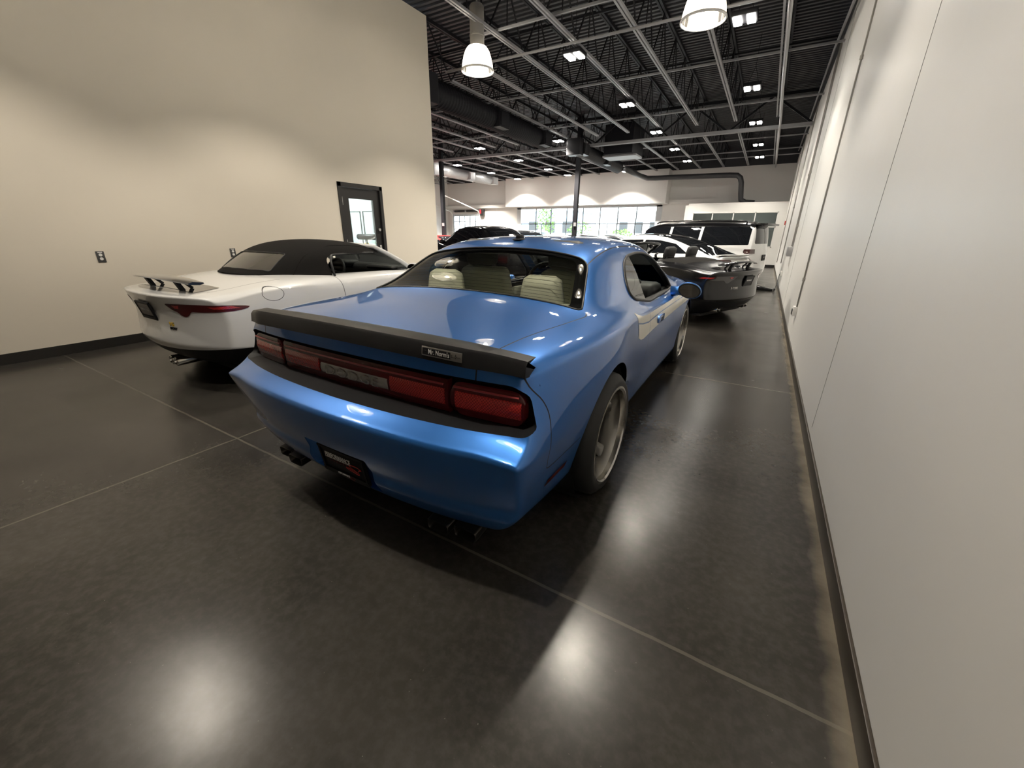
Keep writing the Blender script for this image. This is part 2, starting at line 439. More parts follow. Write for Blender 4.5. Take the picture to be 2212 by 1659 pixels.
def pendant():
    r = thing('pendant_lamp', '', 'pendant lamp', (0, 0, 0), 0, 'glass bell pendant lamps')
    bm = bmesh.new(); b_lathe(bm, [(0.0, 0.90), (0.10, 0.895), (0.118, 0.87), (0.118, 0.50), (0.125, 0.495), (0.125, 0.475), (0.118, 0.47), (0.118, 0.33), (0.0, 0.33)], 32); link('housing', bm, M_house, r, angle=40)
    bm = bmesh.new(); b_tube(bm, [(0, 0, 0.89), (0, 0, ZD-3.97)], 0.012, 8); link('stem', bm, M_greym, r)
    bm = bmesh.new(); b_lathe(bm, [(0.12, 0.345), (0.165, 0.325), (0.205, 0.27), (0.235, 0.19), (0.258, 0.09), (0.268, 0.015)], 48)
    link('bell_shade', bm, M_acr, r)
    bm = bmesh.new(); b_lathe(bm, [(0.266, 0.02), (0.278, 0.016), (0.282, 0.0), (0.276, -0.012), (0.266, -0.012), (0.262, 0.0)], 48, close=True)
    link('rim', bm, mat('bright_acrylic_rim', (0.95, 0.93, 0.88), 0.25), r)
    bm = bmesh.new(); bmesh.ops.create_uvsphere(bm, u_segments=16, v_segments=12, radius=0.055); bmesh.ops.translate(bm, vec=(0, 0, 0.285), verts=bm.verts[:])
    link('bulb', bm, M_bulb, r)
    ld = bpy.data.lights.new('pendant_light', 'POINT'); ld.energy = PEND_W; ld.color = WARM; ld.shadow_soft_size = 0.05
    lo = bpy.data.objects.new('lamp_light', ld); COL.objects.link(lo); lo.parent = r; lo.location = (0, 0, 0.215)
    return r
def copy_tree(o, label=None):
    c = o.copy(); COL.objects.link(c)
    if label: c['label'] = label
    for ch in list(o.children):
        q = copy_tree(ch); q.parent = c
    return c
P0 = None
for (x, y, lab) in ((-4.8, 6.8, 'glass bell pendant lamp hanging right of the left wall end'), (-1.25, 6.8, 'glass bell pendant lamp at the top edge above the blue car'),
                    (-4.8, 3.75, 'bell pendant lamp over the white car, above the photo frame'), (-1.25, 3.85, 'bell pendant lamp over the blue car, above the photo frame'),
                    (-4.9, 0.85, 'bell pendant lamp over the open floor left of the camera'), (-1.25, 0.7, 'bell pendant lamp just above the camera')):
    if P0 is None: P0 = pendant(); p = P0; p['label'] = lab
    else: p = copy_tree(P0, lab)
    p.location = (x, y, 3.97)
def highbay():
    r = thing('high_bay_light', '', 'high bay light', (0, 0, 0), 0, 'twin panel high bay lights')
    bm = bmesh.new(); b_box(bm, (0, 0, 0.075), (0.36, 0.34, 0.07), bev=0.01); link('housing', bm, M_blacksteel, r, angle=40)
    for s in (-1, 1):
        bm = bmesh.new(); b_box(bm, (s*0.095, 0, 0.03), (0.115, 0.30, 0.02), bev=0.006); link('led_panel', bm, M_led, r, angle=40)
    bm = bmesh.new()
    for s in (-1, 1): b_bar(bm, (s*0.12, 0, 0.1), (0, 0, 0.45), 0.008)
    b_bar(bm, (0, 0, 0.45), (0, 0, ZD-4.47), 0.008); link('hanger', bm, M_blacksteel, r, smooth=False)
    ld = bpy.data.lights.new('bay_light', 'SPOT'); ld.energy = BAY_W*1.3; ld.color = BAYC; ld.shadow_soft_size = 0.09; ld.spot_size = math.radians(118); ld.spot_blend = 0.55
    lo = bpy.data.objects.new('lamp_light', ld); COL.objects.link(lo); lo.parent = r; lo.location = (0, 0, -0.02)
    return r
SIDEBAY = bpy.data.lights.new('bay_light_side', 'SPOT'); SIDEBAY.energy = BAY_W*1.3; SIDEBAY.color = BAYC; SIDEBAY.shadow_soft_size = 0.09; SIDEBAY.spot_size = math.radians(118); SIDEBAY.spot_blend = 0.55
MIDBAY = bpy.data.lights.new('bay_light_mid', 'SPOT'); MIDBAY.energy = BAY_W*2.8; MIDBAY.color = BAYC; MIDBAY.shadow_soft_size = 0.09; MIDBAY.spot_size = math.radians(118); MIDBAY.spot_blend = 0.55
FARBAY = bpy.data.lights.new('bay_light_far', 'SPOT'); FARBAY.energy = BAY_W*12; FARBAY.color = BAYC; FARBAY.shadow_soft_size = 0.09; FARBAY.spot_size = math.radians(118); FARBAY.spot_blend = 0.55
H0 = None
rows = [(-0.95, (8.45, 12.0, 15.4, 18.9, 21.7), 'nearest the right wall'), (-3.75, (8.45, 11.9, 15.25, 18.4, 21.4), 'second from the right wall'),
        (-7.1, (15.0, 20.4, 23.4), 'beside the slim black column'), (-10.4, (11.4, 14.8, 17.85, 20.9, 23.4), 'left of the slim black column'), (-13.8, (14.4, 17.7, 20.7, 23.6), 'second from the far left'), (-17.0, (14.4, 17.6, 20.8, 23.5), 'nearest the far left corner')]
for (x, ys, nm) in rows:
    for k, y in enumerate(ys):
        lab = f'twin panel high bay light, {ORD[k]} from camera, row {nm}'
        if H0 is None: H0 = highbay(); p = H0; p['label'] = lab
        else:
            p = copy_tree(H0, lab)
            if y > 13 or x > -5:
                for c in p.children:
                    if c.type == 'LIGHT': c.data = FARBAY if x < -5 else MIDBAY if x < -2 else SIDEBAY
        p.location = (x, y, 4.46)

# ================================================================== car body machinery
def interp(keys, y):
    """keys: list of (y, ...) ; monotone-ish cubic (pchip) interpolation of the other values"""
    n = len(keys)
    if y <= keys[0][0]: return keys[0][1:]
    if y >= keys[-1][0]: return keys[-1][1:]
    i = 0
    while keys[i+1][0] < y: i += 1
    out = []
    for c in range(1, len(keys[0])):
        def sl(k): return (keys[k+1][c]-keys[k][c])/(keys[k+1][0]-keys[k][0])
        def tan(k):
            if k == 0: return sl(0)
            if k == n-1: return sl(n-2)
            a, b = sl(k-1), sl(k)
            if a*b <= 0: return 0.0
            w1 = 2*(keys[k+1][0]-keys[k][0])+(keys[k][0]-keys[k-1][0]); w2 = (keys[k+1][0]-keys[k][0])+2*(keys[k][0]-keys[k-1][0])
            return (w1+w2)/(w1/a+w2/b)
        h = keys[i+1][0]-keys[i][0]; t = (y-keys[i][0])/h
        m0, m1 = tan(i)*h, tan(i+1)*h
        p0, p1 = keys[i][c], keys[i+1][c]
        out.append((2*t**3-3*t*t+1)*p0+(t**3-2*t*t+t)*m0+(-2*t**3+3*t*t)*p1+(t**3-t*t)*m1)
    return tuple(out)

def lin(keys, x):
    if x <= keys[0][0]: return keys[0][1]
    for a, b in zip(keys, keys[1:]):
        if x <= b[0]: return a[1]+(b[1]-a[1])*(x-a[0])/(b[0]-a[0])
    return keys[-1][1]

def cage_mesh(st, tops, sides, rear, front, creases=(), levels=3):
    """box-topology control cage -> subdivided bmesh. tops: lines (keys y,x,z) from the centre outward,
    sides: lines below the shoulder; rear/front(x,z)->y for the end faces; creases: (kind,index,weight)"""
    bm = bmesh.new()
    K = len(tops)-1; R = len(sides); S = len(st)-1
    T = [[None]*(K+1) for _ in range(S+1)]; D = [[None]*(R+1) for _ in range(S+1)]
    for j, y in enumerate(st):
        for i in range(K+1):
            x, z = interp(tops[i], y); T[j][i] = [x, y, z]
        D[j][0] = T[j][K]
        for r in range(1, R+1):
            x, z = interp(sides[r-1], y); D[j][r] = [x, y, z]
    for j, fn in ((0, rear), (S, front)):
        for i in range(K+1): T[j][i][1] = fn(T[j][i][0], T[j][i][2])
        for r in range(1, R+1): D[j][r][1] = fn(D[j][r][0], D[j][r][2])
    cache = {}
    def V(key, p):
        k = key
        if k not in cache: cache[k] = bm.verts.new(p)
        return cache[k]
    def top(j, i, s):
        p = T[j][i]
        if i == 0: return V(('t', j, 0, 0), (0, p[1], p[2]))
        if i == K: return side(j, 0, s)
        return V(('t', j, i, s), (s*p[0], p[1], p[2]))
    def side(j, r, s):
        p = D[j][r]; return V(('d', j, r, s), (s*p[0], p[1], p[2]))
    def cap(j, i, r, s):
        if r == 0: return top(j, i, s)
        if i == K: return side(j, r, s)
        fr = T[j][i][0]/max(1e-6, T[j][K][0]); x = D[j][r][0]*fr
        z = D[j][r][2]+(T[j][i][2]-T[j][K][2])*(1-r/R)**2
        fn = rear if j == 0 else front
        return V(('c', j, i if i else 0, r, s if i else 0), (s*x if i else 0, fn(x, z), z))
    def bot(j, i, s):
        if i == K: return side(j, R, s)
        if j == 0 or j == S: return cap(j, i, R, s)
        fr = T[j][i][0]/max(1e-6, T[j][K][0]); x = D[j][R][0]*fr
        return V(('b', j, i if i else 0, s if i else 0), (s*x if i else 0, D[j][R][1], D[j][R][2]))
    cl = bm.edges.layers.float.get('crease_edge') or bm.edges.layers.float.new('crease_edge')
    def Q(*v):
        try: bm.faces.new(v)
        except ValueError: pass
    for s in (1, -1):
        for j in range(S):
            for i in range(K): Q(top(j, i, s), top(j+1, i, s), top(j+1, i+1, s), top(j, i+1, s)); Q(bot(j, i, s), bot(j, i+1, s), bot(j+1, i+1, s), bot(j+1, i, s))
            for r in range(R): Q(side(j, r, s), side(j+1, r, s), side(j+1, r+1, s), side(j, r+1, s))
        for j in (0, S):
            for i in range(K):
                for r in range(R): Q(cap(j, i, r, s), cap(j, i+1, r, s), cap(j, i+1, r+1, s), cap(j, i, r+1, s))
    bm.edges.ensure_lookup_table()
    def setc(a, b, w):
        e = bm.edges.get((a, b))
        if e: e[cl] = w
    for cr in creases:
        kind, idx, w = cr[:3]; j0, j1 = cr[3:5] if len(cr) > 3 else (0, S)
        for s in (1, -1):
            if kind == 'S':
                for j in range(j0, j1): setc(side(j, idx, s), side(j+1, idx, s), w)
                if j0 == 0:
                    for i in range(K): setc(cap(0, i, idx, s), cap(0, i+1, idx, s), w)
            elif kind == 'T':
                for j in range(j0, j1): setc(top(j, idx, s), top(j+1, idx, s), w)
            elif kind == 'J':     # across the top at station idx
                for i in range(K): setc(top(idx, i, s), top(idx, i+1, s), w)
            elif kind == 'C':     # vertical corner of the rear cap at column idx
                for r in range(R): setc(cap(0, idx, r, s), cap(0, idx, r+1, s), w)
    bmesh.ops.recalc_face_normals(bm, faces=bm.faces[:])
    me = bpy.data.meshes.new('cage'); bm.to_mesh(me); bm.free()
    ob = bpy.data.objects.new('cage', me); COL.objects.link(ob)
    md = ob.modifiers.new('s', 'SUBSURF'); md.levels = levels; md.render_levels = levels
    dg = bpy.context.evaluated_depsgraph_get(); dg.update()
    m2 = bpy.data.meshes.new_from_object(ob.evaluated_get(dg))
    bm = bmesh.new(); bm.from_mesh(m2)
    bpy.data.objects.remove(ob); bpy.data.meshes.remove(me); bpy.data.meshes.remove(m2)
    return bm

def in_poly(x, y, P):
    c = False; n = len(P); j = n-1
    for i in range(n):
        xi, yi = P[i]; xj, yj = P[j]
        if (yi > y) != (yj > y) and x < (xj-xi)*(y-yi)/(yj-yi)+xi: c = not c
        j = i
    return c

def round_poly(P, r, n=5):
    """round the corners; r number or list"""
    out = []; N = len(P)
    for i in range(N):
        p = Vector(P[i]); a = Vector(P[i-1])-p; b = Vector(P[(i+1) % N])-p
        rr = r[i] if isinstance(r, (list, tuple)) else r
        rr = min(rr, a.length*0.45, b.length*0.45)
        if rr < 1e-4: out.append(tuple(p)); continue
        a = p+a.normalized()*rr; b = p+b.normalized()*rr
        for k in range(n+1):
            t = k/n; q = a*(1-t)**2+p*2*t*(1-t)+b*t*t; out.append((q[0], q[1]))
    return out

def knife(bm, P, ax, test):
    """cut polygon P (2-D in axes ax) into the faces passing test(centre, normal); returns faces inside"""
    a, b = ax; n = len(P)
    x0 = min(p[0] for p in P)-0.002; x1 = max(p[0] for p in P)+0.002; y0 = min(p[1] for p in P)-0.002; y1 = max(p[1] for p in P)+0.002
    def bb(f):
        xs = [v.co[a] for v in f.verts]; ys = [v.co[b] for v in f.verts]; return min(xs), max(xs), min(ys), max(ys)
    F = set()
    for f in bm.faces:
        q = bb(f)
        if q[0] < x1 and q[1] > x0 and q[2] < y1 and q[3] > y0 and test(f.calc_center_median(), f.normal): F.add(f)
    for i in range(n):
        p, q = P[i], P[(i+1) % n]
        d = (q[0]-p[0], q[1]-p[1])
        if abs(d[0])+abs(d[1]) < 1e-7: continue
        sx0, sx1, sy0, sy1 = min(p[0], q[0])-1e-4, max(p[0], q[0])+1e-4, min(p[1], q[1])-1e-4, max(p[1], q[1])+1e-4
        fs = []
        for f in F:
            w = bb(f)
            if w[0] < sx1 and w[1] > sx0 and w[2] < sy1 and w[3] > sy0:
                s = [(v.co[a]-p[0])*d[1]-(v.co[b]-p[1])*d[0] for v in f.verts]
                if min(s) < -1e-9 and max(s) > 1e-9: fs.append(f)
        if not fs: continue
        co = [0, 0, 0]; no = [0, 0, 0]; co[a], co[b] = p; no[a], no[b] = d[1], -d[0]
        es = {e for f in fs for e in f.edges}; vs = {v for f in fs for v in f.verts}
        F -= set(fs)
        r = bmesh.ops.bisect_plane(bm, geom=list(fs)+list(es)+list(vs), dist=1e-6, plane_co=co, plane_no=no)
        F |= {g for g in r['geom'] if isinstance(g, bmesh.types.BMFace)}
        F |= {f for f in fs if f.is_valid}
        F = {f for f in F if f.is_valid}
    ins = []
    for f in F:
        c = f.calc_center_median()
        if in_poly(c[a], c[b], P): ins.append(f)
    return ins

def sub_bm(faces, off=0.0, thick=0.0):
    """copy faces into a new bmesh, offset along vertex normals, optional thickness inward"""
    nb = bmesh.new(); vm = {}
    nrm = {}
    for f in faces:
        for v in f.verts: nrm[v] = v.normal.copy()
    for f in faces:
        vs = []
        for v in f.verts:
            if v not in vm: vm[v] = nb.verts.new(v.co+nrm[v]*off)
            vs.append(vm[v])
        try: nb.faces.new(vs)
        except ValueError: pass
    if thick:
        inv = {}
        for v, w in vm.items(): inv[w] = nb.verts.new(w.co-nrm[v]*thick)
        for f in list(nb.faces):
            nb.faces.new([inv[v] for v in reversed(f.verts)])
        for e in [e for e in nb.edges if len(e.link_faces) == 1 and e.verts[0] in inv and e.verts[1] in inv]:
            lp = e.link_loops[0]; u, w = lp.vert, lp.link_loop_next.vert
            nb.faces.new((w, u, inv[u], inv[w]))
    return nb

def cut_out(bm, faces):
    bmesh.ops.delete(bm, geom=faces, context='FACES')

def band(poly, w):
    """closed polygon -> (outer, inner) offset copies"""
    n = len(poly)
    area = sum(poly[i-1][0]*poly[i][1]-poly[i][0]*poly[i-1][1] for i in range(n))
    sg = 1 if area > 0 else -1
    def off(o):
        out = []
        for i in range(n):
            p = Vector(poly[i]); a = (p-Vector(poly[i-1])); b = (Vector(poly[(i+1) % n])-p)
            if a.length < 1e-7: a = b
            if b.length < 1e-7: b = a
            na = Vector((a[1], -a[0])).normalized()*sg; nb_ = Vector((b[1], -b[0])).normalized()*sg
            m = (na+nb_)
            m = m.normalized()/max(0.4, m.normalized().dot(na)) if m.length > 1e-6 else na
            out.append(tuple(p+m*o))
        return out
    return off(w), off(-w)

def strip_poly(line, w):
    """open polyline -> thin polygon round it"""
    L = [Vector(p) for p in line]; n = len(L); A = []; B = []
    for i in range(n):
        t = (L[min(i+1, n-1)]-L[max(i-1, 0)]).normalized(); nn = Vector((-t[1], t[0]))
        A.append(tuple(L[i]+nn*w)); B.append(tuple(L[i]-nn*w))
    return A+B[::-1]

def smooth_line(pts, n=6):
    """Catmull-Rom resample"""
    P = [Vector(p) for p in pts]; out = []
    for i in range(len(P)-1):
        p0 = P[max(i-1, 0)]; p1 = P[i]; p2 = P[i+1]; p3 = P[min(i+2, len(P)-1)]
        for k in range(n):
            t = k/n
            out.append(0.5*((2*p1)+(-p0+p2)*t+(2*p0-5*p1+4*p2-p3)*t*t+(-p0+3*p1-3*p2+p3)*t**3))
    out.append(P[-1]); return out

def edge_loop(faces):
    """ordered boundary vertex loops (coordinates) of a face set"""
    fs = set(faces); cnt = {}
    for f in fs:
        for lp in f.loops:
            e = lp.edge; cnt.setdefault(e, []).append((lp.vert, lp.link_loop_next.vert))
    nxt = {}
    for e, l in cnt.items():
        if len(l) == 1: nxt[l[0][0]] = l[0][1]
    loops = []
    while nxt:
        s = next(iter(nxt)); L = [s]; v = nxt.pop(s)
        while v != s and v in nxt: L.append(v); v = nxt.pop(v)
        loops.append([q.co.copy() for q in L])
    loops.sort(key=len, reverse=True)
    return loops

def thin_loop(L, d=0.004):
    out = [L[0]]
    for p in L[1:]:
        if (p-out[-1]).length > d: out.append(p)
    return out

def bm_tree(bm):
    bm.verts.index_update(); return BVHTree.FromBMesh(bm)

# ------------------------------------------------------------------ shared car materials
def paint(name, col, flake=True, metal=0.35, rough=0.35):
    return mat(name, col, rough, metal=metal, coat=1.0, spec=0.5)
M_blue = paint('metallic_blue_paint', (0.024, 0.155, 0.50), metal=0.55, rough=0.38)
M_cwhite = mat('white_car_paint', (0.80, 0.80, 0.79), 0.35, coat=1.0)
M_cblack = mat('black_car_paint', (0.005, 0.005, 0.006), 0.18, spec=0.5)
M_tire = mat('black_tyre_rubber', (0.014, 0.014, 0.014), 0.62)
M_rubber = mat('black_trim', (0.012, 0.012, 0.013), 0.42)
M_gap = mat('dark_panel_gap', (0.003, 0.003, 0.004), 0.6)
M_well = mat('dark_wheel_well', (0.006, 0.006, 0.006), 0.85)
M_chrome = mat('polished_alloy', (0.75, 0.73, 0.69), 0.16, metal=1.0)
M_rim = mat('grey_alloy', (0.36, 0.35, 0.33), 0.28, metal=1.0)
M_silver = mat('satin_silver', (0.55, 0.54, 0.52), 0.3, metal=0.9)
M_plastic = mat('matt_black_plastic', (0.009, 0.009, 0.010), 0.5, spec=0.22)
M_cab = mat('charcoal_cabin_trim', (0.016, 0.016, 0.018), 0.6)
M_cream = mat('cream_leather', (0.88, 0.88, 0.74), 0.5, noise=0.05, nscale=12)
M_greyl = mat('charcoal_leather', (0.055, 0.055, 0.052), 0.5)
M_tint = glass_mat('tinted_car_glass', (0.90, 0.92, 0.86), 0.0)
M_clear = glass_mat('green_tint_car_glass', (0.78, 0.85, 0.80), 0.0)
M_dark_glass = mat('near_black_car_glass', (0.008, 0.009, 0.011), 0.02, spec=0.6)
M_mirror = mat('mirror_silver', (0.8, 0.8, 0.8), 0.02, metal=1.0)
M_stripe = mat('off_white_stripe_vinyl', (0.84, 0.82, 0.73), 0.35, coat=0.4)
M_tan = mat('cream_cabin_trim', (0.50, 0.48, 0.40), 0.55)
def red_lens(name, col, estr=0.0, sc=150):
    m = mat(name, col, 0.18, coat=1.0, spec=0.6)
    n = m.node_tree.nodes; l = m.node_tree.links; b = n['Principled BSDF']
    tc = n.new('ShaderNodeTexCoord'); mp = n.new('ShaderNodeMapping'); l.new(tc.outputs['Object'], mp.inputs[0])
    br = n.new('ShaderNodeTexChecker'); br.inputs['Scale'].default_value = sc
    br.inputs[1].default_value = (*col, 1); br.inputs[2].default_value = (*[c*0.45 for c in col], 1)
    l.new(mp.outputs[0], br.inputs[0]); l.new(br.outputs[0], b.inputs['Base Color'])
    bp = n.new('ShaderNodeBump'); bp.inputs['Strength'].default_value = 0.5; bp.inputs['Distance'].default_value = 0.004
    l.new(br.outputs[1], bp.inputs['Height']); l.new(bp.outputs[0], b.inputs['Normal'])
    return m
M_lens = mat('dark_red_lens', (0.085, 0.006, 0.009), 0.14, spec=0.5)
M_lens_b = red_lens('ribbed_red_reflector', (0.60, 0.028, 0.026))
M_white_ink = mat('white_lettering', (0.85, 0.85, 0.85), 0.5)
M_red_ink = mat('red_lettering', (0.62, 0.03, 0.025), 0.5)
M_dred_ink = mat('dark_red_lettering', (0.16, 0.02, 0.02), 0.5)

def wheel(root, x, y, r, w, side, rim_r, spokes=5, rim_m=None, dish=0.075, style='five', seg=48):
    """tyre part with rim and brake disc as its parts; side +1 = right"""
    rim_m = rim_m or M_rim
    bm = bmesh.new(); s = side; xo = x  # x: outer face of the tyre
    prof = [(rim_r+0.004, 0), (rim_r+0.03, 0.004), ((r+rim_r)/2, 0.0), (r-0.025, -0.010), (r-0.006, -0.030), (r, -0.055)]
    for q in range(1, 6):
        z = -0.055-(w-0.11)*q/6
        prof += [(r, z+0.006), (r-0.006, z+0.004), (r-0.006, z-0.004), (r, z-0.006)]
    prof += [(r, -w+0.055), (r-0.006, -w+0.03), (r-0.03, -w+0.005), (rim_r+0.02, -w), (rim_r, -w+0.01)]
    b_lathe(bm, [(a, xo+s*h) for a, h in prof], seg, 'X', (0, y, r))
    t = link('wheel', bm, M_tire, root, angle=35)
    t['label'] = 'black tyre'
    bm = bmesh.new()
    b_lathe(bm, [(a, xo+s*h) for a, h in ((rim_r-0.016, -0.025), (rim_r-0.030, -0.06), (rim_r-0.034, -0.12), (rim_r-0.03, -w+0.01))], seg, 'X', (0, y, r))
    # spokes
    hubx = xo-s*dish
    b_lathe(bm, [(a, hubx+s*h) for a, h in ((0.0, 0.022), (0.032, 0.02), (0.036, 0.008), (0.07, 0.0), (0.085, -0.02), (0.085, -0.06))], 24, 'X', (0, y, r))
    for k in range(spokes):
        a0 = 2*PI*k/spokes+0.3
        def P(rad, tang, xx): return Vector((xx, y+rad*math.cos(a0)-tang*math.sin(a0), r+rad*math.sin(a0)+tang*math.cos(a0)))
        R1 = rim_r-0.028
        st = [(0.05, 0.042, 0.0), (R1*0.45, 0.030, -0.004), (R1*0.8, 0.032, 0.004), (R1, 0.044, dish*0.3)]
        rows = []
        for rad, hw, dxx in st:
            xx = hubx+s*dxx
            rows.append([P(rad, -hw, xx-s*0.035), P(rad, -hw, xx-s*0.008), P(rad, -hw*0.75, xx), P(rad, hw*0.75, xx), P(rad, hw, xx-s*0.008), P(rad, hw, xx-s*0.035)])
        b_grid(bm, rows)
    rim = link('rim', bm, rim_m, t, angle=35); rim['label'] = 'alloy wheel rim'
    bm = bmesh.new(); b_lathe(bm, [(a, xo+s*h) for a, h in ((rim_r+0.006, -0.006), (rim_r+0.008, 0.002), (rim_r-0.004, 0.004), (rim_r-0.014, -0.004), (rim_r-0.018, -0.03))], seg, 'X', (0, y, r))
    lp_ = link('rim_lip', bm, M_chrome, t, angle=35); lp_['label'] = 'polished rim lip'
    bm = bmesh.new()
    b_lathe(bm, [(a, xo-s*(dish+0.075)+s*h) for a, h in ((0.0, 0.0), (rim_r*0.72, 0.0), (rim_r*0.72, -0.03), (0.0, -0.03))], 32, 'X', (0, y, r))
    link('brake_disc', bm, mat('brake_iron', (0.12, 0.115, 0.11), 0.4, metal=0.8) if 'brake_iron' not in bpy.data.materials else bpy.data.materials['brake_iron'], t, angle=35)
    return t

def wheel_well(bm, root, y, z, r, xw, side, depth=0.30):
    """round arch cut in one flank, with lip and dark liner"""
    P = [(y+r*math.cos(2*PI*k/40), z+r*math.sin(2*PI*k/40)) for k in range(40)]
    fs = knife(bm, P, (1, 2), lambda c, n: c.x*side > 0.55 and n.x*side > 0.05)
    fs2 = [f for f in knife(bm, P, (1, 2), lambda c, n: c.x*side > 0.45 and c.z < 0.45)]
    L = [l for l in edge_loop(fs)]
    cut_out(bm, list({f for f in list(fs)+list(fs2) if f.is_valid}))
    lb = bmesh.new(); n = 40
    rows = []
    for xx in (xw*1.0-0.035, xw-0.06, xw-depth):
        rr = r+0.002
        rows.append([Vector((side*xx, y+rr*math.cos(2*PI*k/n), max(0.06, z+rr*math.sin(2*PI*k/n)))) for k in range(n+1)])
    b_grid(lb, rows)
    c = lb.verts.new((side*(xw-depth), y, z)); last = [lb.verts.new(p) for p in rows[-1]]
    for k in range(n): lb.faces.new((last[k], last[k+1], c))
    o = link('wheel_well_liner', lb, M_well, root, smooth=False)
    return o

def seat(root, x, y, z, m, w=0.50, hr=True, lean=-0.22, name='front_seat', hrm=None):
    """seat: cushion and backrest in one upholstered mesh, headrest as sub-part"""
    bm = bmesh.new()
    R = Matrix.Rotation(lean, 3, 'X').inverted()
    b_box(bm, (x, y+0.28, z), (w, 0.52, 0.16), bev=0.05)
    vs = b_box(bm, (0, 0, 0.32), (w, 0.14, 0.66), bev=0.05)
    for v in vs: v.co.x *= (1-0.22*max(0, (v.co.z-0.25)/0.4))
    bmesh.ops.rotate(bm, cent=(0, 0, 0), matrix=R, verts=vs); bmesh.ops.translate(bm, vec=(x, y, z), verts=vs)
    o = link(name, bm, m, root, angle=50)
    if hr:
        bm = bmesh.new(); vs = b_box(bm, (0, -0.01, 0.76), (0.27, 0.11, 0.20), bev=0.045)
        bmesh.ops.rotate(bm, cent=(0, 0, 0), matrix=R, verts=vs); bmesh.ops.translate(bm, vec=(x, y, z), verts=vs)
        link('headrest', bm, hrm or m, o, angle=50)
    return o

def steering(root, x, y, z):
    bm = bmesh.new()
    n = Vector((0, -0.92, 0.38)).normalized(); a = Vector((1, 0, 0)); b = n.cross(a)
    c = Vector((x, y, z))
    b_tube(bm, [c+(a*math.cos(2*PI*k/28)+b*math.sin(2*PI*k/28))*0.185 for k in range(28)], 0.016, 8, closed=True)
    b_bar(bm, c-a*0.18, c+a*0.18, 0.03, 0.02); b_bar(bm, c, c-b*0.18, 0.03, 0.02); b_bar(bm, c, c-n*0.25, 0.05)
    return link('steering_wheel', bm, M_plastic, root, angle=50)

def plate_frame(root, c, rightv, upv, w=0.305, h=0.152, big=True):
    """dealer plate; returns part"""
    m = face_matrix(c, rightv, upv); 
    bm = bmesh.new(); b_box(bm, (0, 0, 0), (w+0.02, h+0.02, 0.012), bev=0.004)
    b_box(bm, (0, h*0.5, 0.004), (w+0.02, 0.012, 0.016)); b_box(bm, (-w*0.5, 0, 0.004), (0.012, h, 0.016)); b_box(bm, (w*0.5, 0, 0.004), (0.012, h, 0.016)); b_box(bm, (0, -h*0.43, 0.004), (w+0.02, 0.026, 0.016))
    bmesh.ops.transform(bm, matrix=m, verts=bm.verts[:])
    pf = link('licence_plate', bm, M_plastic, root, angle=40)
    return pf, m

def swoosh(root, m, s, mm):
    """red brush-stroke S mark"""
    bm = bmesh.new()
    pts = [(0.62, 0.20), (0.35, 0.30), (0.0, 0.31), (-0.28, 0.27), (-0.36, 0.20), (-0.2, 0.10), (0.08, 0.0), (0.30, -0.10), (0.36, -0.18), (0.25, -0.22), (-0.1, -0.16), (-0.42, -0.10), (-0.62, -0.05), (-0.66, 0.0), (-0.4, 0.02), (-0.1, -0.04), (0.2, -0.12)]
    L = smooth_line([(a*s, b*s, 0) for a, b in pts], 5)
    b_tube(bm, L, [0.035*s*(1.0 if 3 < i < len(L)-6 else 0.6) for i in range(len(L))], 6)
    b2 = smooth_line([(0.62*s, 0.20*s, 0), (0.42*s, 0.12*s, 0), (0.33*s, -0.02*s, 0)], 5); b_tube(bm, b2, [0.06*s*(1-i/len(b2)*0.8) for i in range(len(b2))], 6)
    for v in bm.verts: v.co.z *= 0.25
    bmesh.ops.transform(bm, matrix=m, verts=bm.verts[:])
    return link('logo', bm, mm, root)

# ================================================================== the blue coupe
BX, BY = -1.537, 0.895          # world position of the rear bumper crease centre
blue = thing('blue_coupe', 'blue two-door coupe with black rear spoiler and white side stripe, nearest the camera', 'car', (BX, BY, 0))
def b_rear(x, z):
    p = lin(((0.16, 0.20), (0.25, 0.135), (0.325, 0.096), (0.368, 0.104), (0.45, 0.075), (0.56, 0.022), (0.615, 0.0), (0.632, 0.02), (0.682, 0.15), (0.72, 0.195), (0.80, 0.21), (0.86, 0.22), (0.93, 0.215), (0.99, 0.21)), z)
    w = lin(((0.68, 0.12), (0.80, 0.06), (0.86, .06), (0.91, 0.11)), z)
    return p+w*(abs(x)/0.95)**2.6
def b_front(x, z): return 4.95-0.30*(abs(x)/0.9)**2.4-0.12*max(0, (0.5-z))
st = [0.2, 0.34, 0.52, 0.8, 1.05, 1.25, 1.45, 1.7, 2.05, 2.5, 2.85, 3.15, 3.42, 3.7, 4.1, 4.5, 4.75, 4.9]
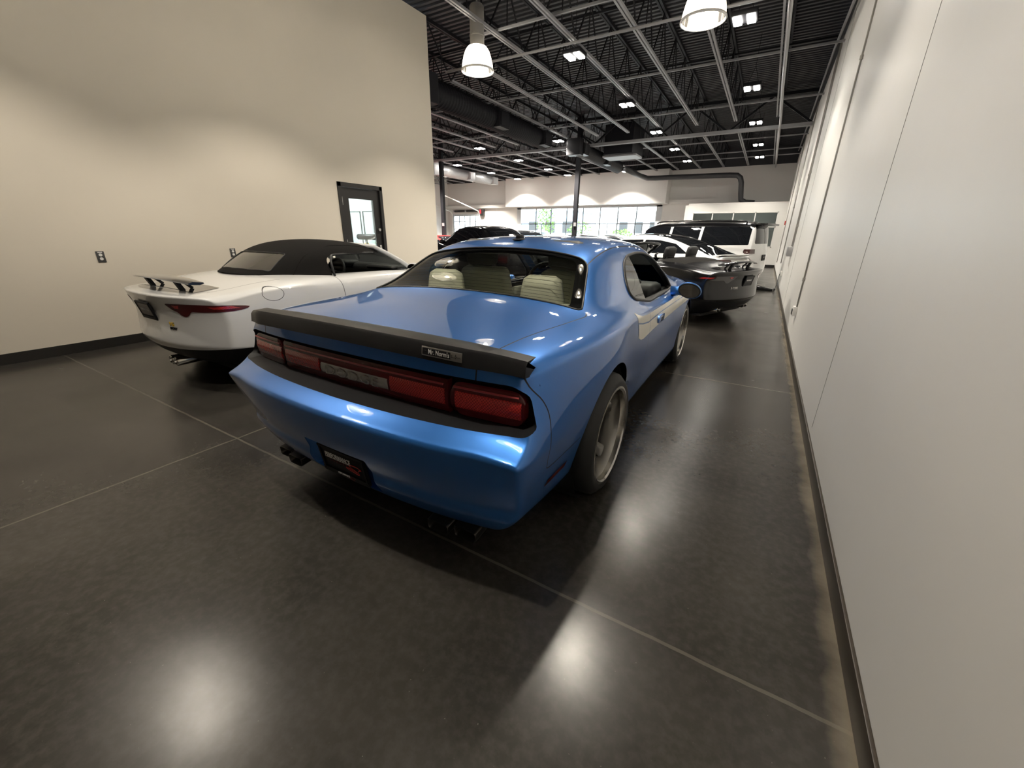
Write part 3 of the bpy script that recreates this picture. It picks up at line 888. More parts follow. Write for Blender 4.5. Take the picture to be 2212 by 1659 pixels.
tops = [
 [(0.2, 0, .955), (.5, 0, .985), (.98, 0, 1.018), (1.11, 0, 1.035), (1.54, 0, 1.288), (1.70, 0, 1.342), (2.0, 0, 1.368), (2.4, 0, 1.373), (2.85, 0, 1.338), (3.3, 0, 1.17), (3.65, 0, 1.015), (3.95, 0, .985), (4.5, 0, .935), (4.9, 0, .80)],
 [(0.2, .30, .955), (.5, .30, .983), (.98, .30, 1.014), (1.11, .30, 1.03), (1.54, .29, 1.286), (1.70, .29, 1.338), (2.0, .29, 1.364), (2.4, .29, 1.368), (2.85, .29, 1.332), (3.3, .29, 1.16), (3.65, .30, 1.01), (3.95, .30, .985), (4.5, .28, .94), (4.9, .22, .80)],
 [(0.2, .52, .954), (.5, .53, .980), (.98, .53, 1.006), (1.11, .53, 1.02), (1.54, .49, 1.276), (1.70, .49, 1.326), (2.0, .49, 1.352), (2.4, .49, 1.354), (2.85, .49, 1.326), (3.3, .50, 1.14), (3.65, .52, 1.0), (3.95, .50, .98), (4.5, .45, .93), (4.9, .38, .79)],
 [(0.2, .64, .952), (.5, .66, .976), (.98, .67, .998), (1.11, .68, 1.012), (1.54, .622, 1.260), (1.70, .632, 1.298), (2.0, .642, 1.316), (2.4, .645, 1.317), (2.85, .64, 1.274), (3.3, .66, 1.11), (3.65, .69, .985), (3.95, .62, .97), (4.5, .57, .915), (4.9, .48, .78)],
 [(0.2, .72, .95), (.5, .745, .970), (.98, .765, .988), (1.11, .780, 1.002), (1.54, .735, 1.165), (1.70, .738, 1.185), (2.0, .742, 1.185), (2.4, .742, 1.175), (2.85, .738, 1.15), (3.3, .75, 1.06), (3.65, .76, .965), (3.95, .70, .955), (4.5, .66, .90), (4.9, .56, .77)],
 [(0.2, .79, .930), (.5, .825, .962), (.98, .845, .976), (1.11, .850, .980), (1.54, .838, 1.00), (1.70, .835, .998), (2.0, .832, .970), (2.4, .832, .895), (2.85, .826, .880), (3.3, .818, .874), (3.65, .81, .885), (3.95, .79, .925), (4.5, .73, .88), (4.9, .63, .755)],
 [(0.2, .845, .908), (.5, .895, .948), (.98, .918, .950), (1.11, .920, .950), (1.54, .898, .948), (1.70, .892, .940), (2.0, .880, .920), (2.4, .872, .874), (2.85, .867, .866), (3.3, .867, .864), (3.65, .867, .866), (3.95, .855, .89), (4.5, .79, .85), (4.9, .68, .735)],
 [(0.2, .872, .882), (.5, .945, .915), (.95, .972, .912), (1.06, .972, .910), (1.5, .945, .902), (1.66, .932, .893), (2.0, .917, .876), (2.4, .904, .850), (2.85, .899, .845), (3.3, .90, .842), (3.65, .905, .842), (3.95, .905, .85), (4.5, .84, .81), (4.9, .72, .70)],
]
sides = [
 [(0.2, .895, .815), (.5, .965, .83), (1.06, .992, .82), (1.66, .948, .80), (2.4, .918, .79), (3.3, .918, .785), (3.95, .922, .775), (4.5, .865, .74), (4.9, .74, .65)],
 [(0.2, .935, .735), (.5, .975, .725), (1.06, .996, .71), (1.66, .952, .685), (2.4, .922, .68), (3.3, .922, .68), (3.95, .928, .67), (4.5, .875, .65), (4.9, .75, .60)],
 [(0.2, .958, .660), (.5, .976, .665), (1.06, .990, .62), (1.66, .948, .60), (2.4, .920, .60), (3.3, .920, .60), (3.95, .928, .60), (4.5, .88, .58), (4.9, .755, .55)],
 [(0.2, .968, .616), (.5, .975, .60), (1.06, .980, .54), (1.66, .938, .52), (2.4, .912, .52), (3.3, .912, .52), (3.95, .922, .52), (4.5, .88, .52), (4.9, .755, .50)],
 [(0.2, .952, .50), (.5, .958, .49), (1.06, .965, .45), (1.66, .922, .42), (2.4, .90, .42), (3.3, .90, .42), (3.95, .912, .42), (4.5, .875, .42), (4.9, .75, .42)],
 [(0.2, .922, .368), (.5, .928, .355), (1.06, .94, .34), (1.66, .905, .31), (2.4, .89, .30), (3.3, .89, .30), (3.95, .90, .31), (4.5, .86, .32), (4.9, .73, .32)],
 [(0.2, .908, .325), (.5, .918, .31), (1.06, .93, .30), (1.66, .90, .27), (2.4, .885, .26), (3.3, .885, .26), (3.95, .895, .27), (4.5, .855, .28), (4.9, .72, .29)],
 [(0.2, .86, .25), (.5, .885, .235), (1.06, .90, .22), (1.66, .885, .20), (2.4, .875, .195), (3.3, .875, .195), (3.95, .88, .20), (4.5, .84, .22), (4.9, .70, .24)],
 [(0.2, .76, .205), (.5, .80, .18), (1.06, .80, .17), (1.66, .80, .17), (2.4, .80, .17), (3.3, .80, .17), (3.95, .80, .17), (4.5, .76, .18), (4.9, .60, .20)],
]
bm = cage_mesh(st, tops, sides, b_rear, b_front, creases=(('S', 4, 0.75, 0, 2), ('S', 6, 0.4, 0, 1), ('S', 7, 0.3, 0, 1), ('S', 0, 0.45, 0, 12), ('T', 6, 0.2, 0, 5), ('T', 3, 0.35, 7, 13), ('T', 5, 0.25, 7, 13)))
tree = bm_tree(bm)
def hit_y(x, z, d=1):           # point on the rear face
    h = tree.ray_cast(Vector((x, -3*d+1.0, z)), Vector((0, d, 0))); return h[0], h[1]
def hit_top(x, y):
    h = tree.ray_cast(Vector((x, y, 4)), Vector((0, 0, -1))); return h[0], h[1]
def hit_side(y, z, s=1):
    h = tree.ray_cast(Vector((s*3, y, z)), Vector((-s, 0, 0))); return h[0], h[1]
gapf = []
# --- rear window
GW = [(-.778, 1.080), (-.45, 1.108), (0, 1.118), (.45, 1.108), (.778, 1.080), (.630, 1.52), (.30, 1.572), (0, 1.582), (-.30, 1.572), (-.630, 1.52)]
GW = round_poly(GW, [.05, .2, .2, .2, .05, .07, .2, .2, .2, .07], 4)
fs = knife(bm, GW, (0, 1), lambda c, n: n.z > 0.1 and c.z > 0.93)
rw_loop = thin_loop(edge_loop(fs)[0], 0.012)
rg = link('rear_window', sub_bm(fs, -0.004), M_tint, blue, recalc=False)
# black ceramic border of the rear window
inner = [(a*0.90, 1.32+(b-1.32)*0.90) for a, b in GW]
cut_out(bm, fs)
me_b = bmesh.new(); me_b.from_mesh(rg.data)
fin = set(knife(me_b, inner, (0, 1), lambda c, n: True))
link('window_border', sub_bm([f for f in me_b.faces if f not in fin], -0.003), M_plastic, rg, recalc=False); me_b.free()
bm2 = bmesh.new(); b_tube(bm2, rw_loop, 0.006, 6, closed=True); link('window_seal', bm2, M_rubber, rg)
# defroster lines
bm2 = bmesh.new()
for k in range(11):
    yy = 1.15+k*0.031; w = 0.70-(yy-1.08)*0.38
    pts = []
    for q in range(9):
        h = hit_top(-w+2*w*q/8, yy)[0]
        pts.append(h+Vector((0, 0.003, -0.008)))
    b_tube(bm2, pts, 0.0009, 4)
link('defroster_lines', bm2, M_plastic, rg)
# --- windscreen
WS = round_poly([(-.62, 2.93), (.62, 2.93), (.76, 3.60), (0, 3.72), (-.76, 3.60)], [.06, .06, .08, .3, .08], 4)
fs = knife(bm, WS, (0, 1), lambda c, n: n.z > 0.1 and c.z > 0.9)
link('windscreen', sub_bm(fs, -0.004), M_clear, blue, recalc=False); cut_out(bm, fs)
# --- side windows
SW = [(1.80, 1.02), (1.84, 1.11), (1.93, 1.19), (2.07, 1.235), (2.3, 1.252), (2.6, 1.245), (2.92, 1.195), (3.28, 1.00), (3.36, .905), (3.0, .893), (2.4, .905), (2.28, .912), (1.88, .972)]
SW = round_poly(SW, [.05, .06, .06, .10, .2, .2, .12, .1, .04, .2, .05, .05, .06], 3)
QW = [(1.6, .9), (2.26, .9), (2.14, 1.35), (1.6, 1.35)]
for s in (1, -1):
    fs = knife(bm, SW, (1, 2), lambda c, n: c.x*s > 0.5 and n.x*s > 0.15)
    lp = thin_loop(edge_loop(fs)[0], 0.012)
    sb = sub_bm(fs, -0.008); cut_out(bm, fs)
    q = knife(sb, QW, (1, 2), lambda c, n: True)
    qw = link('quarter_window', sub_bm(q, 0), M_clear, blue, recalc=False); sb.free()
    bm2 = bmesh.new(); b_tube(bm2, lp, 0.011, 8, closed=True); link('window_trim', bm2, M_rubber, qw)
    # dark inner frame of the opening and the belt moulding
    bm2 = bmesh.new(); b_grid(bm2, [[p+Vector((-s*d, 0, 0)) for p in lp+[lp[0]]] for d in (0.0, 0.05)])
    link('window_jamb', bm2, M_rubber, blue)
# --- wheel arches
AR, AF, WR = 1.085, 3.95, 0.345
for s in (1, -1):
    wheel_well(bm, blue, AR+.012, WR+.006, 0.395, 0.97, s)
    wheel_well(bm, blue, AF, WR, 0.375, 0.92, s)
    wheel(blue, s*1.002, AR, WR, 0.29, s, 0.268, dish=0.11)
    wheel(blue, s*0.905, AF, WR, 0.25, s, 0.268, dish=0.06)
# --- tail light cavity
CV = [(-.93, .752), (-.905, .835), (-.85, .862), (0, .866), (.85, .862), (.905, .835), (.93, .752), (.948, .704), (.915, .686), (0, .682), (-.915, .686), (-.948, .704)]
CV = round_poly(CV, [.05, .03, .03, 0, .03, .03, .05, .02, .02, 0, .02, .02], 3)
fs = knife(bm, CV, (0, 2), lambda c, n: n.y < 0.2 and c.y < 0.6)
L = thin_loop(edge_loop(fs)[0], 0.006); cut_out(bm, fs)
def ybk(x): return 0.292+0.055*(abs(x)/0.95)**2.6
rows = [L, [Vector((p.x*0.985, p.y+0.02, .765+(p.z-.765)*0.97)) for p in L], [Vector((p.x*0.955, ybk(p.x), .765+(p.z-.765)*0.88)) for p in L]]
bm2 = bmesh.new(); b_grid(bm2, [[q for q in r]+[r[0]] for r in rows])
n_ = 40; B = [[Vector((-.92+1.84*i/n_, ybk(-.92+1.84*i/n_)+0.004, zz)) for i in range(n_+1)] for zz in (.67, .77, .86)]
b_grid(bm2, B)
surround = link('taillight_surround', bm2, M_plastic, blue)
def lens(x0, x1, zb, zt, yo, m, name, par, rnd=0.03, th=0.03, label=None):
    """curved lens strip following the tail panel"""
    n = 24; bm3 = bmesh.new(); rowsf = []
    for i in range(n+1):
        x = x0+(x1-x0)*i/n
        e0 = min(1, (x-x0)/rnd) if rnd else 1; e1 = min(1, (x1-x)/rnd) if rnd else 1
        e = min(e0, e1); sh = (1-math.sqrt(max(0, 1-(1-e)**2)))*0.45
        hgt = (zt-zb)*(1-sh*1.2)
        zc = (zb+zt)/2; yy = ybk(x)-yo
        rowsf.append([Vector((x, yy+th, zc-hgt/2)), Vector((x, yy+0.006, zc-hgt/2)), Vector((x, yy, zc-hgt/2+0.008)), Vector((x, yy-0.004, zc)), Vector((x, yy, zc+hgt/2-0.008)), Vector((x, yy+0.006, zc+hgt/2)), Vector((x, yy+th, zc+hgt/2))])
    b_grid(bm3, rowsf); bm3.faces.new([bm3.verts.new(p) for p in rowsf[0]]); bm3.faces.new([bm3.verts.new(p) for p in rowsf[-1]])
    o = link(name, bm3, m, par, angle=40)
    if label: o['label'] = label
    return o
for (x0, x1, lab, rnd) in ((-.890, -.568, 'left red tail lamp', 0.06), (-.556, .556, 'wide centre red tail lamp', 0.0), (.568, .890, 'right red tail lamp', 0.06)):
    l_ = lens(x0, x1, .692, .836, 0.050, M_lens, 'taillight', blue, rnd, label=lab)
    if abs(x0+x1) > 0.1: segs = [(x0+0.025, x1-0.012)]
    else: segs = [(x0+0.015, -.245), (.245, x1-0.015)]
    for a, b in segs: lens(a, b, .724, .800, 0.0555, M_lens_b, 'reflector', l_, 0.0, th=0.01)
    lens(x0+0.02, x1-0.02, .812, .818, 0.0553, mat('pale_red_lens_line', (0.38, 0.06, 0.06), 0.3), 'lens_line', l_, 0.0, th=0.004)
M_backup = red_lens('ribbed_clear_lens', (0.52, 0.50, 0.47), sc=300); 
bk = lens(-.228, .228, .728, .782, 0.0570, M_backup, 'reversing_light', blue, 0, th=0.01)
text_obj('lettering', 'DODGE', 0.060, M_chrome, bk, face_matrix((0, ybk(0)-0.066, .754), (1, 0, 0), (0, 0, 1)), 0.004, sx=1.75)
# --- plate pocket
PK = round_poly([(-.215, .445), (.215, .445), (.245, .262), (-.245, .262)], .012, 3)
fs = knife(bm, PK, (0, 2), lambda c, n: n.y < 0.2 and c.y < 0.5)
L = thin_loop(edge_loop(fs)[0], 0.005); cut_out(bm, fs)
def inn(p, d, sx_, sz_): return Vector((p.x*sx_, p.y+d*(1.0 if p.z > .3 else 0.75), .355+(p.z-.355)*sz_))
rows = [L, [inn(p, .006, .995, .99) for p in L], [inn(p, .050, .82, .96) for p in L]]
bm2 = bmesh.new(); b_grid(bm2, [r+[r[0]] for r in rows])
bm2.faces.new([bm2.verts.new(p) for p in rows[-1]])
link('plate_pocket', bm2, M_blue, blue, angle=40)
pf, pm = plate_frame(blue, (0.0, 0.128, .335), (1, 0, 0), (0, -0.16, 1), 0.305, 0.150)
pl = lambda x, y, z=0.0085: pm @ Matrix.Translation((x, y, z))
text_obj('lettering', 'PERFORMANCE', 0.040, M_white_ink, pf, pl(-0.032, 0.030), 0.001, shear=0.15, bold=0.0012, sx=0.66)
text_obj('lettering', 'L U X U R Y', 0.026, M_dred_ink, pf, pl(-0.030, 0.004), 0.001, shear=0.15, sx=0.95)
bm2 = bmesh.new(); b_box(bm2, (0, 0, 0), (0.185, 0.0022, 0.001)); bmesh.ops.transform(bm2, matrix=pl(-0.034, 0.0155), verts=bm2.verts[:]); link('underline', bm2, M_white_ink, pf, smooth=False)
swoosh(pf, pl(0.078, -0.005), 0.085, M_red_ink)
text_obj('lettering', 'PERFORMANCE', 0.0165, M_white_ink, pf, pl(-0.01, -0.058, 0.0135), 0.001, shear=0.15, bold=0.0004, sx=0.74)
swoosh(pf, pl(0.052, -0.064, 0.0135), 0.036, M_dred_ink)
# --- lower bumper bevel line, side marker, gaps
def add_band(line, w, ax, test):
    P = strip_poly(line, w); f = knife(bm, P, ax, test)
    for q in f: q.material_index = 1
rside = lambda s: (lambda c, n: c.x*s > 0.5 and n.x*s > 0.1)
topt = lambda c, n: n.z > 0.15
for s in (1, -1):
    # trunk lid side gaps (seen from above) and corner seams
    ln = smooth_line([(s*.720, .12), (s*.722, .30), (s*.745, .60), (s*.795, .92), (s*.815, 1.04), (s*.800, 1.09)], 5)
    add_band(ln, .0030, (0, 1), lambda c, n: c.x*s > 0 and n.z > 0.25 and c.z > .85)
    add_band([(s*.700, .99), (s*.698, .84)], .003, (0, 2), lambda c, n: c.y < 0.32 and n.y < 0.3)
    # quarter panel to bumper seam
    add_band(smooth_line([(.30, .925), (.305, .86), (.345, .80), (.365, .74), (.362, .66), (.352, .60)], 4), .0028, (1, 2), rside(s))
    add_band(smooth_line([(.352, .60), (.355, .53), (.40, .50), (.70, .495)], 5), .0025, (1, 2), rside(s))
    # door
    add_band(smooth_line([(2.03, .985), (2.055, .90), (2.06, .72), (2.02, .45), (1.93, .28), (1.90, .22)], 5), .003, (1, 2), rside(s))
    add_band(smooth_line([(3.46, .93), (3.46, .8), (3.47, .5), (3.43, .22)], 5), .003, (1, 2), rside(s))
    add_band([(1.90, .215), (3.43, .215)], .003, (1, 2), rside(s))
    # roof seam and sail panel line
    add_band(smooth_line([(s*.637, 1.49), (s*.640, 1.8), (s*.648, 2.4), (s*.65, 2.9)], 4), .0035, (0, 1), lambda c, n: c.x*s > 0 and n.z > 0.3)
    # hood
    add_band(smooth_line([(s*.72, 3.72), (s*.70, 4.0), (s*.62, 4.6)], 4), .003, (0, 1), lambda c, n: c.x*s > 0 and n.z > 0.3)
    # side marker
    MK = round_poly([(.385, .398), (.575, .398), (.595, .425), (.405, .425)], .006, 2)
    f = knife(bm, MK, (1, 2), rside(s)); link('side_marker', sub_bm(f, 0.003), M_lens, blue, recalc=False)
    # white side stripe
    for P in ([(1.64, .925), (1.70, .905), (1.80, .88), (2.0, .862), (2.6, .845), (3.6, .838), (4.0, .825), (4.0, .80), (3.6, .81), (2.6, .812), (2.0, .812), (1.80, .835), (1.66, .86)],
              [(1.665, .852), (1.80, .827), (2.0, .803), (2.6, .803), (3.6, .801), (4.0, .79), (4.0, .735), (3.6, .735), (2.6, .725), (2.0, .72), (1.85, .722), (1.75, .735), (1.66, .765)]):
        f = knife(bm, P, (1, 2), rside(s)); st_ = link('side_stripe', sub_bm([q for q in f if q.material_index == 0], 0.0012), M_stripe, blue, recalc=False)
        st_['label'] = 'off-white vinyl side stripe'
    # door handle: recess cup and grip
    p, n = hit_side(2.43, .765, s)
    bm2 = bmesh.new(); vs = b_box(bm2, (0, 0, 0), (.022, .20, .058), bev=.02); 
    bmesh.ops.translate(bm2, vec=p+Vector((s*.006, 0, 0)), verts=bm2.verts[:])
    dh = link('door_handle', bm2, M_blue, blue, angle=50)
    bm2 = bmesh.new(); b_box(bm2, p+Vector((s*.017, 0.02, -.004)), (.004, .075, .030), bev=.0015); link('grip_recess', bm2, M_gap, dh)
    # mirror
    mc = Vector((s*1.02, 3.10, .915))
    bm2 = bmesh.new(); bmesh.ops.create_uvsphere(bm2, u_segments=28, v_segments=18, radius=1.0)
    for v in bm2.verts:
        v.co.x *= .100; v.co.z *= .072; v.co.y *= .075
        if v.co.y < -0.01: v.co.y = -0.01+(v.co.y+0.01)*0.15
        v.co.z -= s*v.co.x*0.10
    bmesh.ops.translate(bm2, vec=mc, verts=bm2.verts[:])
    mr = link('wing_mirror', bm2, M_blue, blue)
    bm2 = bmesh.new(); N = 32; ring = [Vector((math.cos(2*PI*k/N)*.087, 0, math.sin(2*PI*k/N)*.059)) for k in range(N)]
    for r_ in ring: r_.z -= s*r_.x*0.10
    A = [bm2.verts.new(mc+v+Vector((0, -0.026, 0))) for v in ring]; bm2.faces.new(A)
    for v in A: v.co += Vector((0, (v.co.x-mc.x)*s*0.10, 0))
    mg = link('mirror_glass', bm2, M_mirror, mr, smooth=False)
    bm2 = bmesh.new(); b_tube(bm2, [v.co.copy() for v in []] or [mc+v*1.02+Vector((0, -0.024+(v.x)*s*0.10, 0)) for v in ring], .006, 6, closed=True); link('mirror_bezel', bm2, M_plastic, mr)
    bm2 = bmesh.new(); b_tube(bm2, [(s*.86, 3.12, .895), (s*.92, 3.12, .905), (s*.98, 3.11, .90)], [.05, .042, .036], 10); link('mirror_arm', bm2, M_blue, mr)
body = link('body_shell', bm, [M_blue, M_gap], blue, recalc=False)
# --- spoiler lofted across the lid
bm2 = bmesh.new(); rows = []
for i in range(61):
    x = -.89+1.78*i/60; a = abs(x); e = max(0, (a-.70)/.19)
    sw = 0.020*(a/.9)**2.6
    zt = .992-0.012*(a/.9)**2-.026*e**1.4; yl = .205+sw+.060*e
    zb = zt-.072+.010*e
    yf = .37-.05*e
    tz = lambda yy: (hit_top(max(-.84, min(.84, x)), max(.26, yy))[0].z)
    rows.append([Vector((x, yl+.030, min(zb, .945))), Vector((x, yl, zb+.004)), Vector((x, yl+.006, zt-.014)), Vector((x, yl+.018, zt)), Vector((x, yl+.08, zt+.002)), Vector((x, yf-.03, max(tz(yf)+.012, zt-.030))), Vector((x, yf, tz(yf)+.001)), Vector((x, yl+.12, min(zb, .945)))])
b_grid(bm2, [r+[r[0]] for r in rows])
for r in (rows[0], rows[-1]): bm2.faces.new([bm2.verts.new(p) for p in r])
spm = mat('satin_black_spoiler', (0.010, 0.010, 0.011), 0.40, spec=0.3)
sp = link('spoiler', bm2, spm, blue, angle=38)
# badge on the spoiler rear face
bt = BVHTree.FromObject(sp, bpy.context.evaluated_depsgraph_get())
def on_sp(x, z):
    h = bt.ray_cast(Vector((x, -1, z)), Vector((0, 1, 0))); return h[0], h[1]
zc = 0.955
pL, nL = on_sp(.475, zc); pR, nR = on_sp(.665, zc-.003)
if pL is not None and pR is not None:
    c = (pL+pR)/2; up = Vector((0, (on_sp(.57, zc+.012)[0]-on_sp(.57, zc-.012)[0]).y, .024))
    bmx = face_matrix(c+Vector((0, -.003, 0)), pR-pL, up)
    bm2 = bmesh.new(); b_box(bm2, (0, 0, 0), (.19, .036, .003), bev=.001); bmesh.ops.transform(bm2, matrix=bmx, verts=bm2.verts[:]); bd = link('badge', bm2, M_silver, sp, angle=40)
    bm2 = bmesh.new(); b_box(bm2, (-.024, 0, .002), (.134, .026, .001)); bmesh.ops.transform(bm2, matrix=bmx, verts=bm2.verts[:]); link('badge_panel', bm2, M_gap, bd, smooth=False)
    text_obj('lettering', "Mr. Norm's", 0.026, mat('badge_letters', (0.7, 0.69, 0.66), 0.4), bd, bmx @ Matrix.Translation((-.012, 0, .003)), .0006, sx=0.82, bold=.0003)
    bm2 = bmesh.new(); q = smooth_line([(.046, .002, .0018), (.050, .006, .0018), (.048, -.006, .0018), (.054, -.002, .0018), (.062, -.004, .0018), (.068, .010, .0018), (.066, -.008, .0018), (.072, .002, .0018), (.076, -.004, .0018), (.082, 0, .0018), (.088, -.002, .0018)], 4)
    b_tube(bm2, q, .0007, 4); b_tube(bm2, [(-.086, .002, .0028), (-.078, .003, .0028), (-.068, .001, .0028)], .0008, 4)
    bmesh.ops.transform(bm2, matrix=bmx, verts=bm2.verts[:]); link('signature', bm2, M_gap, bd)
# --- exhaust tips
M_exh = mat('dark_exhaust_metal', (0.06, 0.055, 0.05), 0.35, metal=0.8)
for s in (1, -1):
    for xc in (.525, .655):
        bm2 = bmesh.new(); rws = []
        P = round_poly([(-.060, .026), (.060, .026), (.056, -.026), (-.056, -.026)], .014, 3)
        for yy, sc in ((.44, 1), (.180, 1), (.177, .96), (.183, .90), (.40, .88)):
            rws.append([Vector((s*xc+a*sc, yy+(0.025 if xc > .6 else 0), .160+b*sc+(yy-.18)*0.12)) for a, b in P])
        b_grid(bm2, [r+[r[0]] for r in rws]); link('exhaust_tip', bm2, M_exh, blue, angle=35)
# --- antenna fin
p, n = hit_top(0.0, 1.76)
bm2 = bmesh.new(); vs = b_box(bm2, (0, 0, .018), (.075, .13, .036), bev=.012)
for v in vs:
    if v.co.z > .01: v.co.y = v.co.y*0.45+0.0; v.co.x *= .55
bmesh.ops.translate(bm2, vec=p+Vector((0, .02, 0)), verts=bm2.verts[:]); link('roof_antenna', bm2, M_plastic, blue, angle=40)
# --- underside and cabin
bm2 = bmesh.new(); b_box(bm2, (0, 2.5, .185), (1.45, 4.4, .04)); link('underbody', bm2, M_well, blue, smooth=False)
bm2 = bmesh.new()
b_box(bm2, (0, 2.3, .30), (1.4, 2.4, .05)); b_box(bm2, (0, 3.55, .62), (1.5, .3, .5)); b_box(bm2, (0, 1.12, .80), (1.40, .30, .10)); b_box(bm2, (0, .95, .6), (1.4, .05, .5))
for s in (1, -1): b_box(bm2, (s*.77, 2.45, .62), (.06, 1.9, .52))
link('cabin_trim', bm2, M_cab, blue, smooth=False)
bm2 = bmesh.new(); b_box(bm2, (0, 3.28, .83), (1.42, .42, .22), bev=.06); b_box(bm2, (.38, 3.12, .93), (.36, .2, .10), bev=.03); link('dashboard', bm2, M_cab, blue, angle=50)
for s in (1, -1):
    bm2 = bmesh.new(); b_box(bm2, (s*.735, 2.5, .74), (.03, 1.3, .20), bev=.01); b_box(bm2, (s*.70, 2.55, .70), (.07, .7, .05), bev=.02); link('door_card', bm2, M_tan, blue, angle=40)
# rear bench with two raised outer headrests, cream leather
bm2 = bmesh.new()
for s in (1, -1):
    vs = b_box(bm2, (s*.385, 1.40, .99), (.34, .13, .30), bev=.06)
    for v in vs:
        if v.co.z > 1.0: v.co.x = s*.385+(v.co.x-s*.385)*(0.78)
    b_box(bm2, (s*.36, 1.38, .78), (.56, .16, .40), bev=.06)
b_box(bm2, (0, 1.40, .84), (.30, .13, .32), bev=.04); b_box(bm2, (0, 1.6, .58), (1.25, .45, .16), bev=.06)
rs = link('rear_seat', bm2, M_cream, blue, angle=60)
for s in (1, -1):
    fs_ = seat(blue, s*.36, 1.98, .50, M_cream, .52, hrm=M_greyl, name='front_seat')
steering(blue, -.36, 2.92, .93)
bm2 = bmesh.new(); b_box(bm2, (0, 2.90, 1.215), (.24, .03, .07), bev=.012); link('rear_view_mirror', bm2, M_plastic, blue, angle=40)
bm2 = bmesh.new(); b_grid(bm2, [[hit_top(x, y)[0]+Vector((0, 0, -.03)) for x in (-.58, -.3, 0, .3, .58)] for y in (1.56, 1.9, 2.3, 2.7, 2.9)]); link('headliner', bm2, mat('grey_headliner', (0.10, 0.10, 0.095), 0.9), blue)

